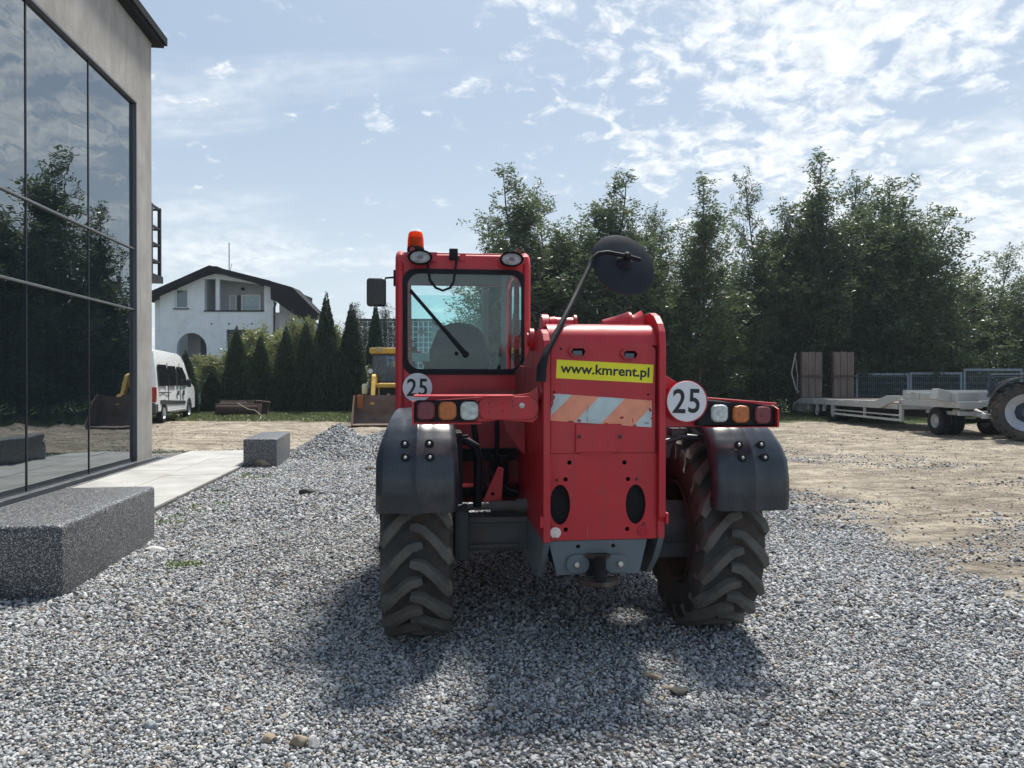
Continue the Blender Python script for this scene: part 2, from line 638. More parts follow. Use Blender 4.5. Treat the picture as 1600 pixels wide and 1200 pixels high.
grey_stone = stone_mat('grey_pebble', [
    (0.0, (0.055, 0.06, 0.068)), (0.16, (0.14, 0.152, 0.165)), (0.30, (0.27, 0.29, 0.31)), (0.50, (0.41, 0.425, 0.44)),
    (0.66, (0.50, 0.51, 0.52)), (0.78, (0.56, 0.57, 0.58)), (0.84, (0.66, 0.66, 0.65)), (0.88, (0.42, 0.37, 0.30)),
    (0.93, (0.26, 0.20, 0.15)), (0.965, (0.40, 0.35, 0.28)), (1.0, (0.62, 0.63, 0.64))])
sand_stone = stone_mat('yard_crumb', [
    (0.0, (0.08, 0.065, 0.05)), (0.3, (0.18, 0.15, 0.12)), (0.6, (0.34, 0.29, 0.22)), (0.85, (0.46, 0.40, 0.32)), (1.0, (0.56, 0.54, 0.50))], 0.9)


def stone_set(name, m, n, seed0, **k):
    c = bpy.data.collections.new(name)       # never linked to the scene: only a source of shapes
    for i in range(n):
        c.objects.link(bpy.data.objects.new(name + '_shape', stone_mesh(name + '_shape', seed0 + i, m, **k)))
    return c


def scatter(name, pts, scl, coll, ncoll, label, tilt=0.6):
    """one object: points carrying an instance of a stone each"""
    n = len(pts)
    me = bpy.data.meshes.new(name)
    me.vertices.add(n)
    me.vertices.foreach_set('co', pts.astype(np.float32).ravel())
    a = me.attributes.new('rot', 'FLOAT_VECTOR', 'POINT')
    rot = np.stack([rng.normal(0, tilt, n), rng.normal(0, tilt, n), rng.uniform(0, 6.283, n)], -1).astype(np.float32)
    a.data.foreach_set('vector', rot.ravel())
    a = me.attributes.new('scl', 'FLOAT', 'POINT')
    a.data.foreach_set('value', scl.astype(np.float32))
    a = me.attributes.new('pick', 'INT', 'POINT')
    a.data.foreach_set('value', rng.integers(0, ncoll, n).astype(np.int32))
    ob = link(bpy.data.objects.new(name, me))
    tag(ob, label, None, None, 'stuff')
    g = bpy.data.node_groups.new(name + '_spread', 'GeometryNodeTree')
    g.interface.new_socket('Geometry', in_out='INPUT', socket_type='NodeSocketGeometry')
    g.interface.new_socket('Geometry', in_out='OUTPUT', socket_type='NodeSocketGeometry')
    q = NT(g)
    gi = q.n('NodeGroupInput')
    go = q.n('NodeGroupOutput')
    ci = q.n('GeometryNodeCollectionInfo')
    ci.inputs['Collection'].default_value = coll
    ci.inputs['Separate Children'].default_value = True
    ci.inputs['Reset Children'].default_value = True
    ar = q.n('GeometryNodeInputNamedAttribute', {'Name': 'rot'}, data_type='FLOAT_VECTOR')
    asc = q.n('GeometryNodeInputNamedAttribute', {'Name': 'scl'}, data_type='FLOAT')
    ap = q.n('GeometryNodeInputNamedAttribute', {'Name': 'pick'}, data_type='INT')
    er = q.n('FunctionNodeEulerToRotation', {0: ar.outputs[0]})
    ip = q.n('GeometryNodeInstanceOnPoints', {'Points': gi.outputs[0], 'Instance': ci.outputs[0], 'Instance Index': ap.outputs[0],
                                              'Rotation': er.outputs[0], 'Scale': asc.outputs[0]})
    ip.inputs['Pick Instance'].default_value = True
    q.t.links.new(ip.outputs[0], go.inputs[0])
    md = ob.modifiers.new('spread', 'NODES')
    md.node_group = g
    return ob


def jitter_grid(x0, x1, y0, y1, s, keep):
    a, b2 = np.meshgrid(np.arange(x0, x1, s), np.arange(y0, y1, s))
    p = np.stack([a.ravel(), b2.ravel()], -1)
    p += rng.uniform(-0.5, 0.5, p.shape) * s
    return p[keep(p[:, 0], p[:, 1])]


peb = stone_set('pebble', grey_stone, 12, 100)
crumb = stone_set('crumb', sand_stone, 6, 300)

# things standing on the gravel keep it free: pavement, benches
PAV_W = 2.05
C0 = (-7.02, 14.35)
CA = R(7.2)


def fac(lx, ly):
    """building coordinates -> world (lx out of the facade, ly along it, negative towards the camera)"""
    return (C0[0] + lx * math.cos(CA) - ly * math.sin(CA), C0[1] + lx * math.sin(CA) + ly * math.cos(CA))


def off_pavement(x, y):
    ax, ay = x - C0[0], y - C0[1]
    lx = ax * math.cos(CA) + ay * math.sin(CA)
    ly = -ax * math.sin(CA) + ay * math.cos(CA)
    return (lx > PAV_W + 0.03) | (ly > 1.45)


def frustum(x, y, m=1.3):
    return (np.abs(x) < 0.78 * y + m)


pts_l, scl_l = [], []
for (ya, yb, s, r) in ((2.1, 4.6, 0.0142, 0.0088), (4.6, 8.0, 0.0190, 0.0118), (8.0, 16.6, 0.027, 0.0162)):
    p = jitter_grid(-13, 14, ya, yb, s, lambda x, y: frustum(x, y) & off_pavement(x, y))
    g = gravel_amount(p[:, 0], p[:, 1])
    near_edge = sstep(9.0, 3.0, np.abs(p[:, 0] - 3.9) + np.maximum(0, p[:, 1] - 12))
    g = np.maximum(g, 0.22 * sstep(0.50, 0.68, fbm(p[:, 0] * 0.6, p[:, 1], 0.9, 4, 61)) * near_edge * (p[:, 0] > 1.0))
    g = g * (0.55 + 0.45 * sstep(0.30, 0.46, fbm(p[:, 0], p[:, 1], 1.3, 4, 60)))
    p = p[rng.uniform(0, 1, len(p)) < g]
    sc_ = r * np.exp(rng.normal(0, 0.30, len(p)))
    z = ground_z(p[:, 0], p[:, 1]) + rng.uniform(-0.2, 0.9, len(p)) * r
    pts_l.append(np.column_stack([p, z]))
    scl_l.append(sc_)
print('pebbles', sum(len(q) for q in pts_l))
scatter('gravel', np.concatenate(pts_l), np.concatenate(scl_l), peb, 12, 'grey pebbles spread over the yard')

# loose crumbs on the sand
p = jitter_grid(-13, 24, 6, 29, 0.060, lambda x, y: frustum(x, y) & off_pavement(x, y))
g = 1 - gravel_amount(p[:, 0], p[:, 1])
p = p[rng.uniform(0, 1, len(p)) < g * (0.12 + 0.88 * sstep(0.42, 0.62, fbm(p[:, 0] * 0.35, p[:, 1], 1.2, 4, 80)))]
sc_ = 0.0062 * np.exp(rng.normal(0, 0.55, len(p)))
scatter('loose_soil', np.column_stack([p, ground_z(p[:, 0], p[:, 1])]), np.clip(sc_, 0, 0.05), crumb, 6, 'crumbs of soil and small stones on the sandy yard')
print('crumbs', len(p))

# ------------------------------------------------------------------ gravel pile


def pile(x, y):
    d1 = np.hypot((x + 3.65) / 1.15, (y - 15.6) / 1.4)
    d2 = np.hypot((x + 2.1) / 2.2, (y - 16.1) / 1.5)
    h = np.maximum(0.66 * (1 - d1), 0.72 * (1 - d2))
    return h + (fbm(x, y, 1.6, 3, 90) - 0.5) * 0.13 * sstep(0, 0.3, h)


px_, py_ = np.meshgrid(np.linspace(-5.6, 0.8, 120), np.linspace(13.6, 18.2, 90))
pz_ = pile(px_, py_) - 0.02
pz_ = np.maximum(pz_, -0.12)
ii = np.arange(px_.size).reshape(px_.shape)
pf = np.stack([ii[:-1, :-1], ii[:-1, 1:], ii[1:, 1:], ii[1:, :-1]], -1).reshape(-1, 4)
pm_ = bpy.data.materials.new('pile_gravel')
pm_.use_nodes = True
t = NT(pm_.node_tree)
t.t.nodes.clear()
co = t.n('ShaderNodeTexCoord').outputs['Object']
vo = t.n('ShaderNodeTexVoronoi', {'Vector': co, 'Scale': 30.0})
cc = t.ramp(t.n('ShaderNodeSeparateColor', {0: vo.outputs['Color']}).outputs[0], [(0.0, (0.10, 0.11, 0.12)), (0.6, (0.3, 0.31, 0.33)), (1, (0.5, 0.5, 0.5))])
b = t.n('ShaderNodeBsdfPrincipled', {'Base Color': cc, 'Roughness': 0.9})
t.n('ShaderNodeOutputMaterial', {0: b.outputs[0]})
po = np_mesh('gravel_pile', np.stack([px_, py_, pz_], -1).reshape(-1, 3), pf, pm_, smooth=True)
tag(po, 'low heap of fresh grey gravel beside the far granite bench', 'gravel heap', None, 'stuff')
p = jitter_grid(-5.5, 0.7, 13.7, 18.1, 0.033, lambda x, y: pile(x, y) > 0.0)
q = scatter('pile_pebbles', np.column_stack([p, pile(p[:, 0], p[:, 1]) - 0.02 + rng.uniform(-0.2, 1, len(p)) * 0.015]), 0.022 * np.exp(rng.normal(0, 0.25, len(p))), peb, 12,
            'pebbles covering the gravel heap')

# ------------------------------------------------------------------ pavement slabs
slab_m = mat('concrete_slab', (0.40, 0.40, 0.39), 0.85, vary=0.16, vscale=1.3, bump=0.35, bscale=90, dirt=(0.25, 0.22, 0.18), dirt_amt=0.35, dscale=2.0)
joint_m = mat('joint_grit', (0.09, 0.085, 0.075), 0.95, bump=0.6, bscale=80)
pave = MB().box(0.30, PAV_W, -17, 1.45, -0.10, 0.030).build('pavement', joint_m)
pave.location = (*C0, 0)
pave.rotation_euler = (0, 0, CA)
tag(pave, 'strip of large pale slabs along the glass building', None, None, 'structure')
r_ = random.Random(3)
for (a, c, cuts) in ((0.31, 1.172, [1.44, -0.30, -2.15, -4.05, -5.9, -7.8, -9.7, -11.6, -13.5, -15.4, -17]),
                     (1.18, PAV_W, [1.44, 0.55, -1.15, -2.85, -5.05, -7.2, -9.3, -11.4, -13.5, -15.6, -17])):
    for y1, y0 in zip(cuts, cuts[1:]):
        o = MB().box(a, c - 0.010, y0 + 0.012, y1 - 0.012, 0.031, 0.058 + r_.uniform(-0.002, 0.003), bev=0.004, seg=1).build('slab', slab_m, pave)
# drain grate at the foot of the glass
alu = mat('brushed_aluminium', (0.52, 0.54, 0.56), 0.38, 0.85, vary=0.1)
dark_alu = mat('dark_aluminium', (0.05, 0.055, 0.065), 0.4, 0.6)
gr = thing('drain_grate', 'narrow slotted metal drain channel at the foot of the glass facade', 'drain', (*C0, 0), CA)
MB().box(0.02, 0.295, -17, 0.1, -0.1, 0.035).build('channel', joint_m, gr)
MB().box(0.02, 0.04, -17, 0.1, 0.036, 0.066).box(0.275, 0.295, -17, 0.1, 0.036, 0.066).build('edge_rail', alu, gr)
slat = MB()
yy = 0.05
while yy > -13.5:
    slat.box(0.05, 0.265, yy - 0.055, yy, 0.046, 0.062)
    yy -= 0.085
slat.build('slat', dark_alu, gr)['kind'] = 'stuff'

# ------------------------------------------------------------------ glass building
conc = bpy.data.materials.new('weathered_concrete')
conc.use_nodes = True
t = NT(conc.node_tree)
t.t.nodes.clear()
co = t.n('ShaderNodeTexCoord').outputs['Object']
n1 = t.noise(co, 1.1, 8, 0.6, 0.3)
stv = t.n('ShaderNodeMapping', {0: co, 3: (3.0, 3.0, 0.35)}).outputs[0]
n2 = t.noise(stv, 1.8, 8, 0.7)
c = t.ramp(n1, [(0.3, (0.27, 0.255, 0.24)), (0.55, (0.37, 0.355, 0.335)), (0.75, (0.47, 0.46, 0.44))])
c = t.mix(t.ramp(n2, [(0.45, 0), (0.7, 0.55)]), c, (0.23, 0.21, 0.19))
bp = t.n('ShaderNodeBump', {'Height': t.noise(co, 18, 8, 0.65), 'Strength': 0.35, 'Distance': 0.02})
b = t.n('ShaderNodeBsdfPrincipled', {'Base Color': c, 'Roughness': 0.88, 'Normal': bp.outputs[0]})
t.n('ShaderNodeOutputMaterial', {0: b.outputs[0]})
roof_m = mat('roof_sheet_black', (0.010, 0.011, 0.013), 0.75, vary=0.2, spec=0.15)
fglass = facade_glass()

bld = thing('glass_building', 'tall concrete building with a dark mirror glass facade at the left edge', 'building', (*C0, 0), CA)
YL = -17.0
m = MB()
m.box(-9, 0.0, -0.77, 0.0, -0.2, 8.13)            # corner pier, end wall behind it
m.box(-9, 0.0, YL, -0.772, 6.70, 8.13)            # band above the glass
m.box(-9, -0.35, YL, -0.772, -0.2, 6.698)         # inner body behind the glass
m.build('wall', conc, bld)
m = MB().box(-9.3, 0.17, YL - 0.3, 0.22, 8.132, 8.33, bev=0.01, seg=1)
m.box(0.172, 0.215, YL - 0.3, 0.28, 8.20, 8.36, bev=0.01)
m.box(-9.3, 0.17, 0.222, 0.28, 8.20, 8.36, bev=0.008)
m.build('roof', roof_m, bld)
zs = [0.080, 2.87, 3.985, 6.68]
ysb = [-0.79, -2.64, -4.52, -6.40, -8.28, -10.16, -12.04, -13.92, -15.8, -16.98]
for i, (y1, y0) in enumerate(zip(ysb, ysb[1:])):
    for z0, z1 in zip(zs, zs[1:]):
        MB().box(-0.075, -0.055, y0 + 0.004, y1 - 0.004, z0 + 0.004, z1 - 0.004).build('window_pane', fglass, bld)
for y in ysb[1:-1]:
    MB().box(-0.054, -0.044, y - 0.012, y + 0.012, zs[0], zs[-1]).build('mullion', dark_alu, bld)
for z in zs[1:-1]:
    MB().box(-0.052, -0.020, YL, -0.775, z - 0.014, z + 0.014, bev=0.004, seg=1).build('transom', mat('transom_metal', (0.24, 0.26, 0.28), 0.4, 0.7), bld)
m = MB().box(-0.09, 0.012, YL, -0.774, 6.66, 6.698, bev=0.004, seg=1)
m.box(-0.09, 0.010, -0.80, -0.774, 0.11, 6.655, bev=0.004, seg=1)
m.box(-0.09, 0.012, YL, -0.774, 0.0, 0.075, bev=0.006, seg=1)
m.build('window_frame', mat('frame_grey', (0.13, 0.14, 0.155), 0.4, 0.5), bld)
# steel balcony on the end wall
bal = MB()
for yq in (0.25, 0.75, 1.25):
    bal.box(-0.30, -0.24, yq - 0.03, yq + 0.03, 3.75, 5.2)
    bal.box(-2.1, -2.04, yq - 0.03, yq + 0.03, 3.75, 5.2)
for z in (4.05, 4.4, 4.75, 5.17):
    bal.box(-0.30, -0.245, 0.02, 1.30, z - 0.02, z + 0.02)
    bal.box(-2.1, -0.28, 1.235, 1.285, z - 0.02, z + 0.02)
bal.box(-2.15, -0.22, 0.02, 1.32, 3.62, 3.76)
bal.build('balcony', mat('balcony_steel', (0.03, 0.033, 0.04), 0.5, 0.4), bld)

# ------------------------------------------------------------------ granite benches
gran = bpy.data.materials.new('speckled_granite')
gran.use_nodes = True
t = NT(gran.node_tree)
t.t.nodes.clear()
co = t.n('ShaderNodeTexCoord').outputs['Object']
v1 = t.n('ShaderNodeTexVoronoi', {'Vector': co, 'Scale': 160.0})
f1 = t.n('ShaderNodeSeparateColor', {0: v1.outputs['Color']}).outputs[0]
c = t.ramp(f1, [(0.0, (0.02, 0.022, 0.027)), (0.45, (0.045, 0.05, 0.06)), (0.7, (0.11, 0.115, 0.125)), (0.86, (0.30, 0.305, 0.31)), (1.0, (0.55, 0.55, 0.54))])
c = t.mix(t.ramp(t.noise(co, 3.5, 8, 0.7), [(0.45, 0.0), (0.85, 0.35)]), c, (0.12, 0.125, 0.13))
bp = t.n('ShaderNodeBump', {'Height': t.noise(co, 160, 3), 'Strength': 0.25, 'Distance': 0.004})
b = t.n('ShaderNodeBsdfPrincipled', {'Base Color': c, 'Roughness': 0.38, 'Normal': bp.outputs[0]})
t.n('ShaderNodeOutputMaterial', {0: b.outputs[0]})


def bench(label, corner, ang, L, W, H, seed):
    """corner: near right ground corner; long side runs away from it"""
    o = MB().box(-W, 0, 0, L, -0.05, H, bev=0.035, seg=4).build('granite_bench', gran, smooth=True)
    o.location = (*corner, 0)
    o.rotation_euler = (0, 0, ang)
    return tag(o, label, 'bench', 'granite block benches')


bench('large speckled granite block bench at lower left, nearest the camera', (-3.22, 5.25), R(8.0), 1.98, 0.84, 0.53, 1)
bench('smaller looking granite block bench at the far end of the pavement, before the gravel heap', (-4.22, 13.2), R(9.5), 1.85, 0.58, 0.52, 2)

# ------------------------------------------------------------------ loose bigger stones
tan_m = mat('tan_rock', (0.33, 0.27, 0.2), 0.85, vary=0.3, vscale=25, bump=0.5, bscale=60)
pale_m = mat('pale_rock', (0.62, 0.60, 0.56), 0.85, vary=0.25, vscale=25, bump=0.5, bscale=60)
darkr_m = mat('dark_rock', (0.05, 0.045, 0.04), 0.8, vary=0.4, vscale=25, bump=0.5, bscale=60)
GRP = 'larger stones lying on the gravel'


def rock(x, y, r, m, label, seed, flat=0.7, rz=0.0, sx=1.0):
    me = stone_mesh('rock', seed, m, sub=3, flat=flat)
    o = link(bpy.data.objects.new('rock', me))
    o.location = (x, y, float(ground_z(x, y)) + r * flat * 0.55)
    o.scale = (r * sx, r, r)
    o.rotation_euler = (0.15, 0.1, rz)
    return tag(o, label, 'stone', GRP)


def at(px, py, z=0.0):
    d = (1.56 - z) * 1150 / (py - 595)
    return (px - 800) / 1150 * d, d


rock(*at(467, 1166), 0.034, tan_m, 'brown angular stone touching the pale one in the near foreground', 11, 0.9)
rock(*at(488, 1170), 0.036, pale_m, 'whitish angular stone lying beside the brown one in the near foreground', 12, 1.0, 0.6)
rock(*at(418, 1160), 0.030, tan_m, 'rounded brown stone left of the pair of larger stones in front', 13)
rock(*at(242, 863), 0.060, pale_m, 'pale flat rock beside the foot of the near granite bench', 14, 0.5, 0.2, 1.4)
rock(*at(412, 731), 0.14, tan_m, 'brown boulder lying against the far granite bench', 15, 0.7, 0.2, 1.3)
rock(*at(394, 731), 0.08, pale_m, 'small pale stone left of the brown boulder at the far bench', 25, 0.7)
rock(*at(480, 775), 0.075, darkr_m, 'dark pointed rock standing on the gravel left of the red machine', 16, 0.7, 0.5, 1.5)
rock(*at(1042, 1080), 0.026, tan_m, 'reddish brown clod touching the black lump in the gravel', 17)
rock(*at(1062, 1087), 0.040, darkr_m, 'black lump lying on the gravel in front of the right tyre', 18, 0.6, 0.4, 1.35)
rock(*at(1018, 1062), 0.036, tan_m, 'grey brown stone behind the black lump in front of the right tyre', 19, 0.6, 2.4, 1.5)
rock(*at(235, 1140), 0.034, mat('grey_rock', (0.3, 0.32, 0.34), 0.8, vary=0.3, vscale=25), 'grey stone in the near gravel at lower left', 20, 0.8)
rock(*at(578, 735), 0.09, darkr_m, 'dark clod at the foot of the heap left of the red machine', 21, 0.5, 0.4, 1.3)
rock(*at(350, 770), 0.065, darkr_m, 'dark stone near the edge of the slabs', 22, 0.5, 0.4, 1.3)

# weeds in the gravel by the slabs
weed_m = leaf_mat('weed_leaf', (0.05, 0.10, 0.02), (0.13, 0.20, 0.05))


def blades(P, n_each, length, width, spread, lean, m, name, label=None, kind=None, parent=None, cat=None, group=None):
    n = len(P) * n_each
    base = np.repeat(P, n_each, 0) + np.column_stack([rng.normal(0, spread, n), rng.normal(0, spread, n), np.zeros(n)])
    az = rng.uniform(0, 2 * np.pi, n)
    L = length * rng.uniform(0.5, 1.2, n)
    ln = rng.uniform(0.1, lean, n)
    d = np.column_stack([np.cos(az) * ln, np.sin(az) * ln, np.ones(n)])
    d /= np.linalg.norm(d, axis=1)[:, None]
    s = np.column_stack([-np.sin(az), np.cos(az), np.zeros(n)]) * width / 2
    mid = base + d * (L * 0.55)[:, None]
    tip = base + d * L[:, None] + np.column_stack([np.cos(az), np.sin(az), -0.3 * np.ones(n)]) * (L * ln * 0.35)[:, None]
    V = np.stack([base, mid + s, tip, mid - s], 1).reshape(-1, 3)
    F = np.arange(n * 4).reshape(-1, 4)
    o = np_mesh(name, V, F, m, parent)
    return tag(o, label, cat, group, kind)


wp = []
for (a, b_, k) in ((255, 820, 4), (275, 818, 3), (285, 888, 6), (330, 800, 3), (345, 770, 2), (300, 795, 4), (385, 745, 3), (400, 748, 3), (420, 745, 2), (262, 812, 4), (355, 790, 3), (312, 802, 2)):
    cx, cy = at(a, b_)
    for q in range(k):
        wp.append((cx + rng.normal(0, 0.07), cy + rng.normal(0, 0.07), 0.0))
blades(np.array(wp), 26, 0.055, 0.014, 0.035, 1.4, weed_m, 'weeds', 'small green weeds pushing through the gravel beside the slabs', 'stuff')
# grass line between slabs end and sand, grass strip at the back
grass_m = leaf_mat('grass_blade', (0.035, 0.055, 0.015), (0.12, 0.15, 0.05))
gp = np.column_stack([rng.uniform(-9, -4.5, 260), np.zeros(260), np.zeros(260)])
gp[:, 1] = 15.95 + 0.12 * (gp[:, 0] + 7) + rng.normal(0, 0.06, 260)
blades(gp, 10, 0.06, 0.010, 0.05, 1.0, grass_m, 'grass_edge', 'short grass along the end of the pavement', 'stuff')
q = rng.uniform(0, 1, (60000, 2))
gxp, gyp = q[:, 0] * 46 - 17, q[:, 1] * 10 + 24.5
k = rng.uniform(0, 1, len(gxp)) < grass_amount(gxp, gyp) * sstep(0.35, 0.55, fbm(gxp, gyp, 0.8, 3, 70))
gp = np.column_stack([gxp[k], gyp[k], ground_z(gxp[k], gyp[k])])
blades(gp, 5, 0.16, 0.020, 0.09, 0.9, grass_m, 'grass', 'uneven grass strip at the foot of the trees and conifers', 'stuff')

# ================================================================== TELEHANDLER
red = bpy.data.materials.new('faded_red_paint')
red.use_nodes = True
t = NT(red.node_tree)
t.t.nodes.clear()
co = t.n('ShaderNodeTexCoord').outputs['Object']
c = t.ramp(t.noise(co, 1.6, 6, 0.6, 0.4), [(0.30, (0.44, 0.010, 0.022)), (0.60, (0.53, 0.016, 0.028)), (0.80, (0.50, 0.045, 0.050))])
stx = t.n('ShaderNodeMapping', {0: co, 3: (7.0, 7.0, 0.55)}).outputs[0]
c = t.mix(t.ramp(t.noise(stx, 2.2, 8, 0.7), [(0.50, 0.0), (0.78, 0.55)]), c, (0.17, 0.045, 0.040))
c = t.mix(t.ramp(t.noise(co, 5.5, 9, 0.78, 0.6), [(0.60, 0.0), (0.70, 0.55)]), c, (0.20, 0.11, 0.085))
c = t.mix(t.ramp(t.noise(co, 95, 3, 0.6), [(0.72, 0.0), (0.75, 0.7)]), c, (0.34, 0.26, 0.24))
scr = t.n('ShaderNodeMapping', {0: co, 2: (0, R(28), R(10)), 3: (34.0, 20.0, 2.0)}).outputs[0]
c = t.mix(t.ramp(t.noise(scr, 1.6, 3, 0.5), [(0.735, 0.0), (0.75, 0.55)]), c, (0.60, 0.28, 0.27))
rr = t.n('ShaderNodeMapRange', {0: t.noise(co, 4, 6, 0.65), 1: 0.3, 2: 0.7, 3: 0.28, 4: 0.58})
bp = t.n('ShaderNodeBump', {'Height': t.noise(co, 3.0, 4, 0.5), 'Strength': 0.06, 'Distance': 0.03})
b = t.n('ShaderNodeBsdfPrincipled', {'Base Color': c, 'Roughness': rr.outputs[0], 'Normal': bp.outputs[0]})
b.inputs['Coat Weight'].default_value = 0.15
t.n('ShaderNodeOutputMaterial', {0: b.outputs[0]})
red_d = mat('dusty_red_paint', (0.36, 0.035, 0.045), 0.6, vary=0.2, vscale=3, dirt=(0.13, 0.09, 0.075), dirt_amt=0.55, dscale=2.2)
grey_p = mat('chassis_grey', (0.13, 0.165, 0.19), 0.55, vary=0.2, vscale=4, dirt=(0.10, 0.08, 0.065), dirt_amt=0.5, dscale=4)
axle_m = mat('axle_grey', (0.075, 0.092, 0.10), 0.6, vary=0.25, vscale=4, dirt=(0.08, 0.06, 0.045), dirt_amt=0.6, dscale=4)
blk = mat('black_plastic', (0.017, 0.023, 0.034), 0.30, vary=0.3, vscale=3, dirt=(0.11, 0.105, 0.10), dirt_amt=0.30, dscale=2.2, spec=0.6)
rub = mat('black_rubber', (0.009, 0.011, 0.015), 0.6, vary=0.2, spec=0.25)
void = mat('dark_inside', (0.006, 0.007, 0.009), 0.9)
steel = mat('zinc_bolt', (0.55, 0.54, 0.50), 0.35, 0.9, vary=0.2)
rust = mat('rusty_steel', (0.065, 0.042, 0.032), 0.85, vary=0.4, vscale=14, bump=0.5, bscale=70, dirt=(0.23, 0.19, 0.15), dirt_amt=0.35, dscale=9)
tyre_m = bpy.data.materials.new('tyre_rubber')
tyre_m.use_nodes = True
t = NT(tyre_m.node_tree)
t.t.nodes.clear()
co = t.n('ShaderNodeTexCoord').outputs['Object']
n1 = t.noise(co, 9, 8, 0.7)
n2 = t.noise(co, 2.2, 5, 0.6)
pt = t.ramp(t.n('ShaderNodeNewGeometry').outputs['Pointiness'], [(0.49, 0.0), (0.56, 1.0)])
c = t.ramp(n1, [(0.3, (0.012, 0.014, 0.016)), (0.6, (0.026, 0.027, 0.029)), (0.8, (0.060, 0.055, 0.048))])
c = t.mix(t.ramp(n2, [(0.42, 0), (0.68, 0.75)]), c, (0.115, 0.070, 0.048))
c = t.mix(t.math('MULTIPLY', pt, 0.35), c, (0.13, 0.13, 0.125))
bp = t.n('ShaderNodeBump', {'Height': t.noise(co, 55, 6, 0.7), 'Strength': 0.45, 'Distance': 0.006})
b = t.n('ShaderNodeBsdfPrincipled', {'Base Color': c, 'Roughness': 0.78, 'Normal': bp.outputs[0]})
b.inputs['Specular IOR Level'].default_value = 0.3
t.n('ShaderNodeOutputMaterial', {0: b.outputs[0]})
rim_m = mat('rim_dusty_red', (0.09, 0.045, 0.038), 0.75, vary=0.3, vscale=5, dirt=(0.13, 0.09, 0.065), dirt_amt=0.7, dscale=4)
cabglass = glass_mat('cab_glass', (0.84, 0.97, 0.97))

TH = thing('telehandler', 'red telescopic handler seen from behind with yellow web address sticker and round 25 signs', 'telehandler', (0.325, 4.72, 0), R(6))


LUG_I = 1


def tyre_mesh(mb, r_out, w, r_rim, lug_h, nl, lug_w, flip=1, rot=0.0, cx=0.0):
    """tyre about the x axis, centre 0, with alternating angled lugs"""
    rb = r_out - lug_h
    h = w / 2
    prof = [(-h * 0.70, r_rim), (-h * 0.86, r_rim + 0.02), (-h * 1.0, r_rim + (rb - r_rim) * 0.35), (-h * 1.02, r_rim + (rb - r_rim) * 0.62),
            (-h * 0.97, rb - 0.035), (-h * 0.90, rb - 0.010), (-h * 0.55, rb + 0.002), (0, rb + 0.007),
            (h * 0.55, rb + 0.002), (h * 0.90, rb - 0.010), (h * 0.97, rb - 0.035), (h * 1.02, r_rim + (rb - r_rim) * 0.62),
            (h * 1.0, r_rim + (rb - r_rim) * 0.35), (h * 0.86, r_rim + 0.02), (h * 0.70, r_rim), (0, r_rim - 0.015)]
    mb.lathe([(a + cx, r) for a, r in prof], n=72, close=True)

    def R0(x):
        ax = abs(x) / h
        return rb + 0.007 - 0.005 * ax - (0.020 * max(0, (ax - 0.85) / 0.15))
    for i in range(nl * 2):
        side = 1 if i % 2 == 0 else -1
        a0 = rot + 2 * math.pi * i / (nl * 2)
        # centre line of a lug: starts near the middle, runs out and back
        pts = [(-0.035 * side, -0.006), (0.0, 0.0), (0.035 * side, 0.010), (0.5 * h * side, 0.075), (0.80 * h * side, 0.150), (0.985 * h * side, 0.205)]
        wds = [lug_w * 0.72, lug_w * 1.0, lug_w * 1.0, lug_w * 0.98, lug_w * 1.05, lug_w * 1.12]
        b = bmesh.new()
        secs = []
        for k, (x, s) in enumerate(pts):
            dxx = pts[min(k + 1, 5)][0] - pts[max(k - 1, 0)][0]
            dss = pts[min(k + 1, 5)][1] - pts[max(k - 1, 0)][1]
            L = math.hypot(dxx, dss)
            nxn, nsn = -dss / L, dxx / L
            sec = []
            for (q, top) in ((-1.25, 0), (-0.82, 0.93), (-0.62, 1), (0.62, 1), (0.82, 0.93), (1.25, 0)):
                xx = x + nxn * wds[k] / 2 * q
                ss = s + nsn * wds[k] / 2 * q
                xx = max(-h * 1.0, min(h * 1.0, xx))
                lh = lug_h * (0.9 if k == 0 else 1.0)
                rr = R0(x) - 0.012 + top * (lh + 0.012)
                if k == 5:
                    rr -= 0.004
                th = a0 + flip * ss / r_out
                sec.append(b.verts.new((xx + cx, rr * math.cos(th), rr * math.sin(th))))
            secs.append(sec)
        # shoulder end of the lug runs down the side wall
        x, s = pts[-1]
        sec = []
        for (q, top) in ((-1.25, 0), (-0.82, 0.93), (-0.62, 1), (0.62, 1), (0.82, 0.93), (1.25, 0)):
            ss = s + 0.014 + wds[-1] / 2 * q
            th = a0 + flip * ss / r_out
            rr = rb - 0.075
            sec.append(b.verts.new(((h * 1.0 + top * 0.006) * side + cx, rr * math.cos(th), rr * math.sin(th))))
        secs.append(sec)
        for A, B in zip(secs, secs[1:]):
            for j in range(5):
                b.faces.new((A[j], A[j + 1], B[j + 1], B[j]))
        b.faces.new(secs[0])
        b.faces.new(list(reversed(secs[-1])))
        bmesh.ops.recalc_face_normals(b, faces=b.faces[:])
        for f_ in b.faces:
            f_.material_index = 1
        mb._merge(b)


